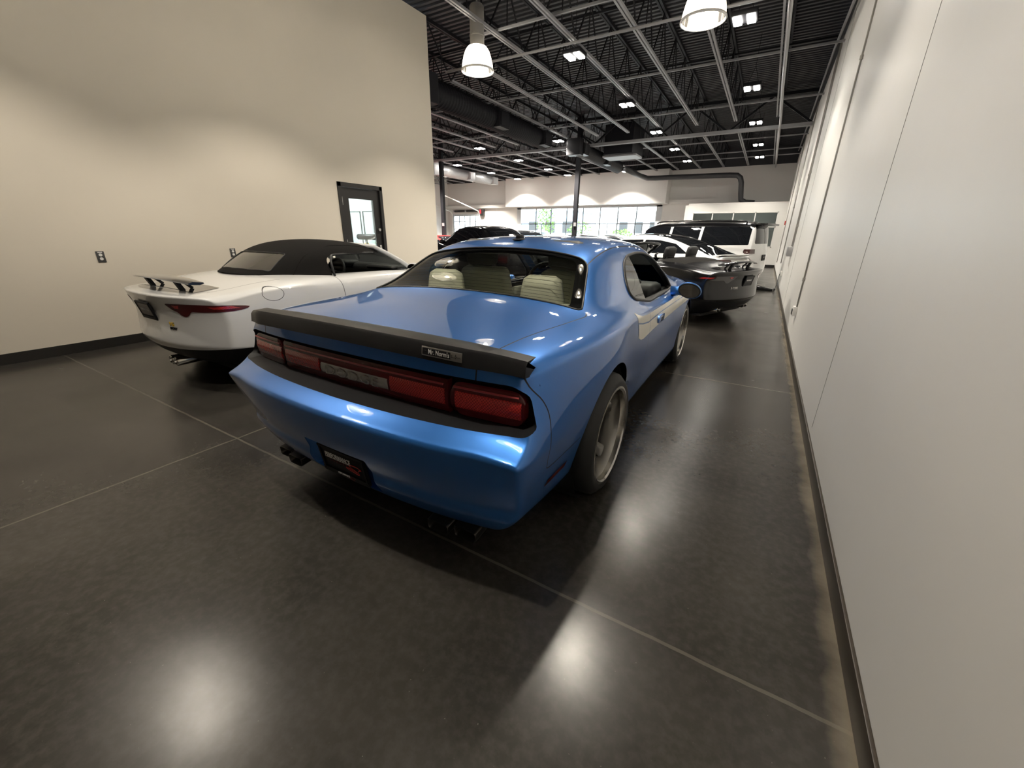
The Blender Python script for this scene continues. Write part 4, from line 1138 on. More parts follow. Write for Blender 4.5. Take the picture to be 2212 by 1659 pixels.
# ================================================================== the two convertibles
def convertible(root, M_p, top_up, plate_txt, badge):
    def rear(x, z):
        p = lin(((.10, .30), (.20, .20), (.30, .13), (.38, .05), (.46, .02), (.60, .055), (.70, .06), (.80, .02), (.86, 0.0), (.92, .02)), z)
        return p+.30*(abs(x)/.92)**2.6
    def front(x, z): return 4.40-.55*(abs(x)/.85)**2.2-.1*max(0, .4-z)
    st = [.3, .42, .6, .9, 1.2, 1.5, 1.9, 2.3, 2.7, 3.1, 3.5, 3.9, 4.2, 4.35]
    K = lambda *a: list(a)
    tops = [
      K((.3, 0, .865), (.6, 0, .935), (.9, 0, .985), (1.2, 0, .985), (2.6, 0, .955), (3.1, 0, .925), (3.7, 0, .86), (4.2, 0, .72), (4.4, 0, .60)),
      K((.3, .35, .862), (.6, .35, .930), (.9, .35, .980), (1.2, .35, .982), (2.6, .35, .955), (3.1, .35, .925), (3.7, .34, .86), (4.2, .30, .72), (4.4, .24, .60)),
      K((.3, .60, .858), (.6, .60, .915), (.9, .60, .965), (1.2, .60, .968), (2.6, .60, .945), (3.1, .60, .91), (3.7, .56, .845), (4.2, .48, .70), (4.4, .38, .58)),
      K((.3, .72, .852), (.6, .74, .905), (.9, .76, .950), (1.2, .76, .952), (2.6, .74, .93), (3.1, .74, .90), (3.7, .70, .83), (4.2, .58, .685), (4.4, .46, .565)),
      K((.3, .80, .838), (.6, .845, .900), (.9, .87, .930), (1.2, .86, .928), (2.6, .83, .905), (3.1, .85, .885), (3.7, .84, .83), (4.2, .68, .67), (4.4, .52, .55)),
      K((.3, .835, .80), (.6, .895, .875), (.9, .935, .895), (1.2, .925, .888), (1.9, .88, .865), (2.6, .875, .855), (3.1, .91, .845), (3.7, .90, .79), (4.2, .72, .635), (4.4, .56, .525)),
    ]
    sides = [
      K((.3, .85, .735), (.6, .915, .79), (.9, .955, .80), (1.2, .94, .79), (1.9, .895, .77), (2.6, .89, .765), (3.1, .925, .76), (3.7, .92, .70), (4.2, .74, .58), (4.4, .58, .49)),
      K((.3, .865, .66), (.6, .93, .66), (.9, .965, .66), (1.2, .945, .65), (1.9, .90, .64), (2.6, .90, .64), (3.1, .93, .64), (3.7, .93, .60), (4.2, .76, .52), (4.4, .60, .45)),
      K((.3, .875, .52), (.6, .93, .50), (.9, .955, .50), (1.9, .885, .48), (2.6, .885, .48), (3.1, .92, .48), (3.7, .92, .46), (4.2, .77, .42), (4.4, .60, .38)),
      K((.3, .87, .42), (.6, .91, .38), (.9, .93, .36), (1.9, .87, .34), (2.6, .87, .34), (3.1, .90, .34), (3.7, .90, .34), (4.2, .76, .32), (4.4, .58, .30)),
      K((.3, .80, .345), (.6, .87, .30), (.9, .90, .27), (1.9, .85, .24), (2.6, .85, .24), (3.7, .86, .24), (4.2, .70, .24), (4.4, .50, .23)),
      K((.3, .66, .23), (.6, .78, .18), (.9, .80, .15), (1.9, .80, .14), (3.7, .78, .14), (4.2, .60, .16), (4.4, .40, .17)),
    ]
    bm = cage_mesh(st, tops, sides, rear, front, creases=(('S', 0, .5, 0, 4), ('S', 4, .5, 0, 2)), levels=3)
    tree = bm_tree(bm)
    hy = lambda x, z: tree.ray_cast(Vector((x, -2, z)), Vector((0, 1, 0)))[0]
    htop = lambda x, y: tree.ray_cast(Vector((x, y, 3)), Vector((0, 0, -1)))[0]
    # cockpit opening
    fs = knife(bm, round_poly([(-.70, 1.30), (.70, 1.30), (.73, 2.55), (0, 2.72), (-.73, 2.55)], [.12, .12, .1, .3, .1], 4), (0, 1), lambda c, n: n.z > .2)
    cut_out(bm, fs)
    # dark lower valance (diffuser)
    fs = knife(bm, [(-1, .05), (1, .05), (1, .36), (.86, .41), (.45, .385), (0, .37), (-.45, .385), (-.86, .41), (-1, .36)], (0, 2), lambda c, n: c.y < .95 and n.y < .45)
    dif = link('rear_diffuser', sub_bm(fs), M_plastic, root, recalc=False); cut_out(bm, fs)
    # lamps: slim strip with a rounded drop
    for s in (1, -1):
        P = [(s*.36, .79), (s*.52, .795), (s*.70, .795), (s*.84, .79), (s*.895, .765), (s*.88, .735), (s*.72, .728), (s*.60, .730), (s*.572, .695), (s*.53, .680), (s*.49, .692), (s*.465, .722), (s*.42, .735)]
        fs = knife(bm, round_poly(P, .02, 2), (0, 2), lambda c, n: c.y < .75 and n.y < .6)
        lampm = M_lens if M_p is M_cwhite else mat('smoked_lens', (.012, .008, .009), .1, coat=1)
        l_ = link('taillight', sub_bm(fs, .004), lampm, root, recalc=False)
        b2 = bmesh.new(); b2.from_mesh(l_.data)
        for Q in ([(s*.44, .778), (s*.52, .78), (s*.50, .752), (s*.46, .752)], [(s*.76, .775), (s*.86, .778), (s*.88, .755), (s*.80, .755)]):
            f2 = knife(b2, Q, (0, 2), lambda c, n: True); link('reflector', sub_bm(f2, .002), M_lens_b, l_, recalc=False)
        b2.free()
        wheel_well(bm, root, .90, .335, .355, .95, s)
        wheel_well(bm, root, 3.50, .335, .350, .91, s)
        wheel(root, s*.945, .90, .335, .27, s, .255, dish=.04)
        wheel(root, s*.92, 3.50, .335, .24, s, .255, dish=.04)
    # seams
    rs = lambda s: (lambda c, n: c.x*s > .4 and n.x*s > .1)
    def bandm(line, w, ax, test):
        for q in knife(bm, strip_poly(line, w), ax, test): q.material_index = 1
    for s in (1, -1):
        bandm(smooth_line([(1.41, .94), (1.43, .84), (1.44, .6), (1.40, .35)], 4), .003, (1, 2), rs(s))
        bandm(smooth_line([(s*.60, .30), (s*.64, .6), (s*.72, .88)], 4), .003, (0, 1), lambda c, n: n.z > .3 and c.x*s > 0)
    fd = [(.69+.090*math.cos(2*PI*k/30), .846+.060*math.sin(2*PI*k/30)) for k in range(30)]
    o_, i_ = band(fd, .0022)
    a = set(knife(bm, o_, (1, 2), lambda c, n: c.x > .4 and n.x > .02)); b = set(knife(bm, i_, (1, 2), lambda c, n: c.x > .4 and n.x > .02))
    for f in bm.faces:
        c = f.calc_center_median()
        if c.x > .4 and f.normal.x > .02 and in_poly(c.y, c.z, o_) and not in_poly(c.y, c.z, i_): f.material_index = 1
    body = link('body_shell', bm, [M_p, M_gap], root, recalc=False)
    # plate
    p = hy(0, .70); q = hy(0, .76)
    pf, pm = plate_frame(root, p+Vector((0, -.012, 0)), (1, 0, 0), (0, (q-p).y, .06), .26, .15)
    bm2 = bmesh.new(); b_box(bm2, (0, .012, .007), (.24, .105, .003)); bmesh.ops.transform(bm2, matrix=pm, verts=bm2.verts[:]); link('plate_insert', bm2, mat('greyish_plate', (.16, .14, .14), .4) if M_p is M_cwhite else M_cab, pf, smooth=False)
    text_obj('lettering', plate_txt, .030, M_white_ink, pf, pm @ Matrix.Translation((0, .012, .0095)), .001, shear=.15, sx=.8)
    for t, m, x, z, sz, sx in badge:
        p = hy(x, z); q = hy(x+.03, z); r = hy(x, z+.03)
        text_obj('badge', t, sz, m, root, face_matrix(p+Vector((0, -.003, 0)), q-p, r-p), .004, shear=.15, bold=.0006, sx=sx)
    # raised deck spoiler on two struts, with dark recess below
    bm2 = bmesh.new(); rows = []
    for i in range(31):
        x = -.56+1.12*i/30; e = abs(x)/.56; y0 = .10+.10*e**2.2; zz = .985-.035*e**2.4
        rows.append([Vector((x, y0, zz-.006)), Vector((x, y0-.006, zz+.004)), Vector((x, y0+.03, zz+.016)), Vector((x, y0+.17-.06*e**3, zz+.006)), Vector((x, y0+.175-.06*e**3, zz-.004)), Vector((x, y0+.08, zz-.014))])
    b_grid(bm2, [r+[r[0]] for r in rows])
    for r in (rows[0], rows[-1]): bm2.faces.new([bm2.verts.new(v) for v in r])
    sp_ = link('spoiler', bm2, mat('gloss_black_aero', (.02, .02, .022), .08, coat=1) if 'gloss_black_aero' not in bpy.data.materials else bpy.data.materials['gloss_black_aero'], root, angle=50)
    for s in (1, -1):
        bm2 = bmesh.new(); b_bar(bm2, (s*.30, .25, .86), (s*.30, .20, .975), .05, .03); b_bar(bm2, (s*.30, .32, .89), (s*.30, .24, .975), .03, .02)
        link('spoiler_strut', bm2, M_plastic, sp_, smooth=False)
    bm2 = bmesh.new(); b_grid(bm2, [[htop(x, y)+Vector((0, 0, .003)) for x in (-.52, -.35, -.15, 0, .15, .35, .52)] for y in (.19+.04, .28, .36, .44)])
    link('spoiler_recess', bm2, bpy.data.materials['gloss_black_aero'], root)
    # exhausts
    for xc in ((-.05, .05) if top_up else (-.48, -.36, .36, .48)):
        bm2 = bmesh.new(); b_lathe(bm2, [(.042, .45), (.044, .115), (.040, .110), (.036, .118), (.034, .40)], 20, 'Y', (xc, 0.02 if top_up else .10, .205 if top_up else .255)); link('exhaust_tip', bm2, M_chrome, root, angle=40)
    # cabin
    bm2 = bmesh.new(); b_box(bm2, (0, 2.0, .30), (1.35, 1.5, .06)); b_box(bm2, (0, 1.27, .62), (1.4, .06, .6)); b_box(bm2, (0, 2.0, .5), (.24, 1.2, .34), bev=.03)
    for s in (1, -1): b_box(bm2, (s*.72, 2.0, .62), (.05, 1.4, .5))
    link('cabin_trim', bm2, M_cab, root, smooth=False)
    bm2 = bmesh.new(); b_box(bm2, (0, 2.62, .90), (1.40, .34, .17), bev=.06); b_box(bm2, (-.36, 2.46, .97), (.34, .24, .09), bev=.035); b_box(bm2, (.40, 2.5, .95), (.5, .24, .06), bev=.03)
    link('dashboard', bm2, M_cab, root, angle=50)
    for s in (1, -1): seat(root, s*.36, 1.50, .36, M_cab, .50, hr=True, lean=-.24, hrm=M_cab)
    steering(root, -.36, 2.28, .86)
    # windscreen with frame
    bm2 = bmesh.new(); fr = smooth_line([(-.74, 2.62, .94), (-.70, 2.45, 1.05), (-.60, 2.22, 1.185), (-.52, 2.15, 1.215), (0, 2.10, 1.235), (.52, 2.15, 1.215), (.60, 2.22, 1.185), (.70, 2.45, 1.05), (.74, 2.62, .94)], 5)
    b_tube(bm2, fr, .026, 8); wf = link('windscreen_frame', bm2, M_p, root)
    bm2 = bmesh.new(); n = len(fr)//2
    b_grid(bm2, [[fr[i], (fr[i]+fr[-1-i])/2+Vector((0, .06*(1-i/n), .01)), fr[-1-i]] for i in range(n)]); link('windscreen', bm2, M_clear, wf)
    bm2 = bmesh.new(); b_box(bm2, (0, 2.22, 1.14), (.22, .03, .065), bev=.012); link('rear_view_mirror', bm2, M_plastic, root, angle=40)
    for s in (1, -1):
        bm2 = bmesh.new(); bmesh.ops.create_uvsphere(bm2, u_segments=20, v_segments=12, radius=1)
        for v in bm2.verts: v.co = Vector((s*.97+v.co.x*.10, 2.42+v.co.y*.08*(1 if v.co.y > 0 else .2), .965+v.co.z*.065))
        mr = link('wing_mirror', bm2, M_p, root)
        bm2 = bmesh.new(); N = 20; bm2.faces.new([bm2.verts.new((s*.97+.085*math.cos(2*PI*k/N), 2.402, .965+.052*math.sin(2*PI*k/N))) for k in range(N)]); link('mirror_glass', bm2, M_mirror, mr, smooth=False)
        bm2 = bmesh.new(); b_tube(bm2, [(s*.84, 2.44, .90), (s*.93, 2.43, .94)], .025, 8); link('mirror_arm', bm2, M_p, mr)
    if top_up:
        M_soft = mat('black_canvas', (.009, .0085, .008), .95, spec=.08, noise=.25, nscale=60)
        rowsT = [((.52, .93, .945), (.42, .87, .965), (.30, .81, .970), (.16, .775, .972), (0, .76, .972)), ((.63, 1.08, .945), (.56, 1.06, 1.02), (.47, 1.03, 1.065), (.25, .985, 1.085), (0, .975, 1.09)), ((.72, 1.24, .94), (.64, 1.22, 1.08), (.53, 1.20, 1.165), (.29, 1.175, 1.195), (0, 1.165, 1.205))]
        for y, a, b, c, d_ in ((1.42, (.79, .932), (.71, 1.12), (.59, 1.228), (.34, 1.264)), (1.62, (.81, .93), (.735, 1.13), (.61, 1.240), (.34, 1.285)), (1.85, (.805, .925), (.725, 1.12), (.60, 1.232), (.33, 1.282)), (2.08, (.80, .92), (.71, 1.10), (.58, 1.21), (.32, 1.260)), (2.20, (.79, .92), (.70, 1.09), (.565, 1.19), (.31, 1.240))):
            rowsT.append(tuple((p[0], y, p[1]) for p in (a, b, c, d_))+((0, y, d_[1]+.012),))
        P = [[Vector((-p[0], p[1], p[2])) for p in r]+[Vector(p) for p in reversed(r[:-1])] for r in rowsT]
        b3 = bmesh.new(); b_grid(b3, P)
        cl = b3.edges.layers.float.new('crease_edge')
        me = bpy.data.meshes.new('st'); bmesh.ops.recalc_face_normals(b3, faces=b3.faces[:]); b3.to_mesh(me); b3.free()
        ob = bpy.data.objects.new('st', me); COL.objects.link(ob); md = ob.modifiers.new('s', 'SUBSURF'); md.levels = 3
        dg = bpy.context.evaluated_depsgraph_get(); dg.update(); m2 = bpy.data.meshes.new_from_object(ob.evaluated_get(dg))
        b3 = bmesh.new(); b3.from_mesh(m2); bpy.data.objects.remove(ob)
        if sum(f.normal.z for f in b3.faces) < 0: bmesh.ops.reverse_faces(b3, faces=b3.faces[:])
        RG = round_poly([(-.46, .945), (-.25, .862), (0, .84), (.25, .862), (.46, .945), (.42, 1.165), (.2, 1.125), (0, 1.115), (-.2, 1.125), (-.42, 1.165)], .03, 3)
        fs = knife(b3, RG, (0, 1), lambda c, n: n.z > .2)
        rgl = thin_loop(edge_loop(fs)[0], .01); rw_ = sub_bm(fs, -.004); cut_out(b3, fs)
        for s in (1, -1):
            fs = knife(b3, round_poly([(1.42, .88), (2.4, .88), (2.4, 1.10), (2.14, 1.155), (1.52, 1.155), (1.42, 1.11)], [0, 0, .02, .05, .06, .05], 4), (1, 2), lambda c, n: c.x*s > .4)
            cut_out(b3, fs)
        stp = link('soft_top', b3, M_soft, root, recalc=False)
        link('rear_window', rw_, mat('smoky_rear_screen', (.07, .065, .055), .15, spec=.6), stp, recalc=False)
        stt = BVHTree.FromObject(stp, bpy.context.evaluated_depsgraph_get())
        for s in (1, -1):
            b4 = bmesh.new(); pts = []
            for (x, y) in ((s*.70, .86), (s*.62, 1.08), (s*.585, 1.25), (s*.565, 1.55), (s*.555, 1.85), (s*.54, 2.15)):
                h = stt.ray_cast(Vector((x, y, 3)), Vector((0, 0, -1)))[0]
                if h: pts.append(h+Vector((0, 0, .001)))
            b_tube(b4, smooth_line(pts, 4), .0035, 5); link('seam', b4, M_soft, stp)
            b4 = bmesh.new(); b_tube(b4, smooth_line([(s*.80, 1.43, .93), (s*.77, 1.43, 1.05), (s*.735, 1.46, 1.12), (s*.70, 1.53, 1.145), (s*.655, 1.9, 1.15), (s*.645, 2.1, 1.145)], 4), .012, 8); link('window_seal', b4, M_rubber, stp)
        b4 = bmesh.new(); b_tube(b4, rgl, .006, 6, closed=True); link('screen_seam', b4, M_rubber, stp)
    else:
        # folded roof cover, roll hoops
        bm2 = bmesh.new(); P = []
        for y, h in ((.80, .0), (.92, .02), (1.10, .030), (1.28, .028), (1.33, .0)):
            P.append([htop(x, min(y, 1.28))+Vector((0, y-min(y, 1.28), h if abs(x) < .6 else 0)) for x in (-.68, -.5, -.25, 0, .25, .5, .68)])
        b_grid(bm2, P); link('roof_cover', bm2, mat('charcoal_canvas', (.016, .015, .014), .95, spec=.1), root)
        for s in (1, -1):
            bm2 = bmesh.new(); vs = b_box(bm2, (s*.36, 1.32, 1.03), (.30, .10, .20), bev=.045)
            for v in vs:
                if v.co.z > 1.05: v.co.x = s*.36+(v.co.x-s*.36)*.72
            link('roll_hoop', bm2, M_cblack, root, angle=60)
    bm2 = bmesh.new(); b_box(bm2, (0, 2.2, .16), (1.35, 3.6, .04)); link('underbody', bm2, M_well, root, smooth=False)
    return root
wc = thing('convertible', 'white convertible with black canvas roof up and raised spoiler, beside the left wall', 'car', (-4.65, 1.36, 0))
M_yel = mat('yellow_badge', (.75, .52, .04), .4)
convertible(wc, M_cwhite, True, 'PERFORMANCE', (('V6', M_yel, .34, .605, .05, 1.2), ('SPORT', M_plastic, .36, .570, .03, 1.0)))
kc = thing('convertible', 'black open convertible with roof down, parked angled ahead of the blue car', 'car', (-.10, 7.72, 0), math.radians(68))
convertible(kc, M_cblack, False, 'PERFORMANCE', (('F-TYPE', M_silver, -.36, .60, .05, 1.1),))

# ================================================================== generic cars further away
M_smoke = mat('dark_smoked_lens', (.045, .012, .014), .12, coat=1)
def gcar(root, kind, paint_m, roof_m=None, glass=M_dark_glass, L=4.7, Wd=1.85, H=1.44, lv=2, rim=None, far=False):
    """sedan / coupe / suv proportions, scaled"""
    roof_m = roof_m or paint_m
    w = Wd/2; l = L/4.7
    if kind == 'suv':
        zb, zh, yr0, yr1, yw0, yw1 = .60*H, .58*H, .06, .22, .62*L, .74*L     # belt, hood, rear glass base/top, windscreen top/base
    elif kind == 'fast':
        zb, zh, yr0, yr1, yw0, yw1 = .66*H, .62*H, .10*L, .36*L, .58*L, .77*L
    else:
        zb, zh, yr0, yr1, yw0, yw1 = .66*H, .62*H, .17*L, .31*L, .58*L, .76*L
    def rear(x, z): return lin(((.15, .14), (.3, .05), (.45, 0.0), (.6*zb/.9, 0.03), (zb, .05 if kind != 'suv' else .06), (H, .16)), z)+.18*(abs(x)/w)**2.8
    def front(x, z): return L-.35*(abs(x)/w)**2.4-.1*max(0, .4-z)
    st = sorted({.2, .4, .8*l, yr0 if yr0 > .3 else .3, (yr0+yr1)/2 if yr0 > .3 else .55, max(yr1, .65), .45*L, yw0, (yw0+yw1)/2, yw1, .82*L, .9*L, .96*L})
    st = [s for i, s in enumerate(st) if i == 0 or s-st[i-1] > .07]
    def g(xr, xb, t):   # top line with roof half width xr at fraction, body half width xb
        ry, dz = t
        if kind == 'suv':
            return [(.2, xr, H-.03-dz), (.65, xr, H-.01-dz), (.4*L, xr, H-dz), (yw0, xr, H-.03-dz), (yw1, xb, zh+.06-dz*.2), (.9*L, xb*.95, zh-.02-dz*.2), (L, xb*.75, zh-.14)]
        return [(.2, xb*.9, zb-.03-dz*.2), (yr0, xb*.93, zb+.03-dz*.2), (yr1, xr, H-.03-dz), ((yr1+yw0)/2, xr, H-dz), (yw0, xr, H-.03-dz), (yw1, xb*.93, zh+.06-dz*.2), (.9*L, xb*.85, zh-.03-dz*.2), (L, xb*.65, zh-.16)]
    tops = [g(0, 0, (0, 0)), g(.30*w, .35*w, (0, .004)), g(.50*w, .56*w, (0, .018)), g(.66*w, .70*w, (0, .05))]
    if kind == 'suv':
        tops.append([(.2, .78*w, (H+zb)/2), (.65, .80*w, (H+zb)/2), (yw0, .80*w, (H+zb)/2-.02), (yw1, .84*w, zh+.03), (.9*L, .78*w, zh-.05), (L, .58*w, zh-.18)])
        tops.append([(.2, .90*w, zb+.02), (.65, .92*w, zb+.02), (yw0, .91*w, zb), (yw1, .91*w, zh), (.9*L, .85*w, zh-.08), (L, .64*w, zh-.2)])
    else:
        tops.append([(.2, .74*w, zb-.04), (yr0, .80*w, zb+.01), (yr1, .77*w, (H+zb)/2-.02), (yw0, .77*w, (H+zb)/2-.03), (yw1, .83*w, zh+.02), (.9*L, .74*w, zh-.06), (L, .55*w, zh-.19)])
        tops.append([(.2, .82*w, zb-.06), (yr0, .88*w, zb-.02), (yr1, .89*w, zb-.02), (yw0, .88*w, zb-.05), (yw1, .88*w, zh-.01), (.9*L, .80*w, zh-.10), (L, .60*w, zh-.22)])
    tops.append([(.2, .90*w, zb-.10), (.5*L, .95*w, zb-.10), (yw1, .95*w, zh-.08), (.9*L, .88*w, zh-.16), (L, .66*w, zh-.28)])
    m_ = (zb-.10+.2)/2
    sides = [[(.2, .94*w, zb-.22), (.2*L, w, zb-.24), (.5*L, .97*w, zb-.24), (.8*L, w, zh-.2), (.95*L, .84*w, zh-.26), (L, .70*w, zh-.34)],
             [(.2, .95*w, m_), (.2*L, w, m_), (.5*L, .97*w, m_), (.8*L, w, m_), (.95*L, .86*w, m_), (L, .72*w, m_-.04)],
             [(.2, .90*w, .34), (.5*L, .94*w, .32), (.8*L, .95*w, .32), (.95*L, .84*w, .34), (L, .68*w, .32)],
             [(.2, .78*w, .22), (.5*L, .88*w, .18), (.8*L, .88*w, .18), (L, .55*w, .2)]]
    bm = cage_mesh(st, tops, sides, rear, front, creases=(('T', 5, .3, 1, len(st)-3), ('T', 3, .3, 1, len(st)-4)), levels=lv)
    M_g = glass
    rg_ = .12 if kind == 'fast' else 0
    r_w = .335 if kind != 'suv' else .39
    ya, yf_ = .205*L, .205*L+.605*L
    parts = []
    for s in (1, -1):
        sd = lambda c, n: c.x*s > .35*w and n.x*s > .2 and n.z < .93
        if kind == 'suv':
            W3 = [[(.28, zb+.09), (.30*L, zb+.05), (.30*L, H-.14), (.30, H-.14)], [(.315*L, zb+.05), (.475*L, zb+.045), (.475*L, H-.14), (.315*L, H-.14)], [(.49*L, zb+.045), (.70*L, zb+.04), (yw0+.06, H-.15), (.49*L, H-.14)]]
            if far: W3 = [[(.28, zb+.09), (.70*L, zb+.04), (yw0+.06, H-.15), (.3, H-.14)]]
        else:
            a = yr0+(.10 if kind == 'fast' else .16)*L
            rl = .07 if kind == 'fast' else 0
            W3 = [[(a, zb+.05), (.45*L, zb+.03), (.45*L, H-.085-rl), (yr1+.02, H-.095-rl), ((a+yr1)/2, (zb+H)/2+.06-rl*.7)], [(.462*L, zb+.03), (yw1-.13*L, zb+.015), (yw0+.02*L, H-.10-rl), (.462*L, H-.085-rl)]]
        for P in W3:
            fs = knife(bm, round_poly(P, .03, 3), (1, 2), sd)
            if fs: parts.append(('side_window', sub_bm(fs, .0025)))
        wheel_well(bm, root, ya, r_w, r_w+.035, w*.97, s); wheel_well(bm, root, yf_, r_w, r_w+.035, w*.97, s)
    tp = lambda c, n: n.z > .12 and c.z > zb-.02
    if kind == 'suv':
        fs = knife(bm, round_poly([(-.66*w, H-.12), (.66*w, H-.12), (.74*w, zb+.12), (-.74*w, zb+.12)], .05, 3), (0, 2), lambda c, n: n.y < -.3 and c.y < .5)
    else:
        fs = knife(bm, round_poly([(-(.80-rg_)*w, yr0+.02), ((.80-rg_)*w, yr0+.02), ((.62-rg_*.4)*w, yr1-.03), (-(.62-rg_*.4)*w, yr1-.03)], .08, 3), (0, 1), tp)
    if fs: parts.append(('rear_window', sub_bm(fs, .0025)))
    fs = knife(bm, round_poly([(-.60*w, yw0+.05), (.60*w, yw0+.05), (.80*w, yw1-.03), (0, yw1+.03), (-.80*w, yw1-.03)], [.06, .06, .06, .2, .06], 3), (0, 1), tp)
    if fs: parts.append(('windscreen', sub_bm(fs, .0025)))
    for nm, b in parts: link(nm, b, M_g, root, recalc=False)
    if roof_m is not paint_m:
        yb0 = .1 if kind == 'suv' else yr1-.05
        rf = knife(bm, [(-(.72-rg_)*w, yb0), ((.72-rg_)*w, yb0), ((.70-rg_)*w, yw0+.08), (-(.70-rg_)*w, yw0+.08)], (0, 1), lambda c, n: n.z > .5 and c.z > H-.16)
        if kind == 'suv':
            rf += [f for f in bm.faces if f.calc_center_median().z > H-.145 and f not in set(rf)]
        link('roof_panel', sub_bm(rf, .003), roof_m, root, recalc=False)
    # rear lamps and plate
    zl = zb-.10 if kind != 'suv' else zb-.12
    for s in (1, -1):
        P = [(s*.50*w, zl+.05), (s*1.0*w, zl+.06), (s*1.0*w, zl-.05), (s*.52*w, zl-.035)]
        if kind == 'suv': fs = knife(bm, round_poly([(-.05, zl+.10), (.36, zl+.10), (.38, zl+.02), (.33, zl-.02), (-.05, zl-.02)], .02, 2), (1, 2), lambda c, n: c.x*s > .7*w and n.x*s > .2)
        else: fs = knife(bm, P, (0, 2), lambda c, n: c.y < .45 and n.y < .5)
        if fs: link('taillight', sub_bm(fs, .004), M_smoke, root, recalc=False)
        if not far:
            wheel(root, s*w*.99, ya, r_w, .24, s, r_w*.74, dish=.03, rim_m=rim, seg=32); wheel(root, s*w*.99, yf_, r_w, .24, s, r_w*.74, dish=.03, rim_m=rim, seg=32)
        else:
            for yy in (ya, yf_):
                b5 = bmesh.new(); b_lathe(b5, [(0, s*w*.96), (r_w*.7, s*w*.97), (r_w, s*w*.95), (r_w, s*(w-.24)), (0, s*(w-.24))], 24, 'X', (0, yy, r_w)); link('wheel', b5, M_tire, root, angle=40)
        p = Vector((s*(w*.97+.10), yw1-.10*L, zb+.04))
        b5 = bmesh.new(); bmesh.ops.create_uvsphere(b5, u_segments=14, v_segments=10, radius=1)
        for v in b5.verts: v.co = p+Vector((v.co.x*.11, v.co.y*.06, v.co.z*.07))
        b_bar(b5, p-Vector((s*.16, -.02, .04)), p, .04); link('wing_mirror', b5, paint_m, root)
    tr = bm_tree(bm)
    h = tr.ray_cast(Vector((0, -2, zl-.14)), Vector((0, 1, 0)))[0]
    if h and not far:
        pf, pm = plate_frame(root, h+Vector((0, -.012, 0)), (1, 0, 0), (0, 0, 1), .30, .15)
        text_obj('lettering', 'PERFORMANCE', .03, M_white_ink, pf, pm @ Matrix.Translation((0, .01, .009)), .001, sx=.8)
    for s in (1, -1):
        bd = strip_poly([(.46*L, zb-.02), (.465*L, .5), (.45*L, .25)], .004)
        for f in knife(bm, bd, (1, 2), lambda c, n: c.x*s > .5*w and n.x*s > .2): f.material_index = 1
    link('body_shell', bm, [paint_m, M_gap], root, recalc=False)
    b5 = bmesh.new(); b_box(b5, (0, L/2, .19), (Wd*.75, L*.86, .05)); link('underbody', b5, M_well, root, smooth=False)
    return root
es = thing('electric_sedan', 'white fastback sedan with black glass roof, behind the black convertible', 'car', (-.33, 10.6, 0), math.radians(70))
gcar(es, 'fast', M_cwhite, M_dark_glass, L=4.75, Wd=1.9, H=1.43, lv=3)
b5 = bmesh.new(); rows = []
for i in range(21):
    x = -.66+1.32*i/20; e = abs(x)/.66; y0 = .02+.12*e**2.5
    rows.append([Vector((x, y0, .985)), Vector((x, y0-.01, .995)), Vector((x, y0+.10, .985)), Vector((x, y0+.22, .955)), Vector((x, y0+.12, .95))])
b_grid(b5, [r+[r[0]] for r in rows]); link('spoiler', b5, M_silver, es)
sv = thing('large_suv', 'large white suv with black roof, rear quarter near the right wall', 'car', (.02, 14.3, 0), math.radians(78))
gcar(sv, 'suv', M_cwhite, M_cblack, L=5.3, Wd=2.0, H=1.77, lv=3)
b5 = bmesh.new()
for s in (1, -1): b_tube(b5, smooth_line([(s*.62, .5, 1.72), (s*.62, .6, 1.78), (s*.62, 1.8, 1.80), (s*.62, 2.9, 1.78), (s*.62, 3.1, 1.72)], 3), .02, 8)
link('roof_rail', b5, M_cblack, sv)
b5 = bmesh.new(); vs = b_box(b5, (0, .10, 1.70), (1.4, .30, .05), bev=.015); link('spoiler', b5, M_cblack, sv, angle=40)
M_red = mat('red_car_paint', (.42, .012, .012), .3, coat=1)
M_sil = mat('silver_car_paint', (.55, .55, .55), .3, metal=.6, coat=1)
M_gry = mat('dark_grey_car_paint', (.02, .022, .025), .25, coat=1)
FARCARS = [
  ('sports_coupe', 'fast', M_red, M_cblack, -7.3, 8.95, 78, 4.5, 1.9, 1.27, 'red sports coupe with black roof beyond the end of the left wall'),
  ('sports_coupe', 'fast', M_red, M_red, -11.5, 15.3, 75, 4.4, 1.9, 1.28, 'low red coupe in front of the roll-up door, mostly hidden'),
  ('luxury_car', 'sedan', M_cblack, M_cblack, -5.85, 11.1, 75, 4.9, 1.95, 1.62, 'tall black car with dark windows, beyond the left of the blue roof'),
  ('sedan', 'sedan', M_gry, M_gry, -6.25, 13.65, 75, 4.7, 1.85, 1.52, 'dark grey sedan behind the tall black car'),
  ('sedan', 'sedan', M_sil, M_sil, -6.85, 18.1, 76, 4.6, 1.85, 1.375, 'pale silver car whose roof arc shows above the blue roof'),
  ('sedan', 'sedan', M_cblack, M_cblack, -6.3, 20.4, 76, 4.7, 1.85, 1.40, 'black sedan behind the foot of the slim column'),
  ('sports_coupe', 'fast', M_gry, M_cblack, -5.3, 22.7, 78, 4.7, 1.85, 1.40, 'dark low coupe parked nearest the big window'),
]
for (nm, kd, pm_, rm_, x, y, rz, L_, W_, H_, lab) in FARCARS:
    c = thing(nm, lab, 'car', (x, y, 0), math.radians(rz))
    gcar(c, kd, pm_, rm_, L=L_, Wd=W_, H=H_, lv=2, far=True)

# ================================================================== windows, doors and wall fittings
M_frame = mat('dark_bronze_frame', (.03, .03, .032), .4)
M_alu = mat('pale_aluminium_frame', (.62, .64, .66), .4, metal=.3)
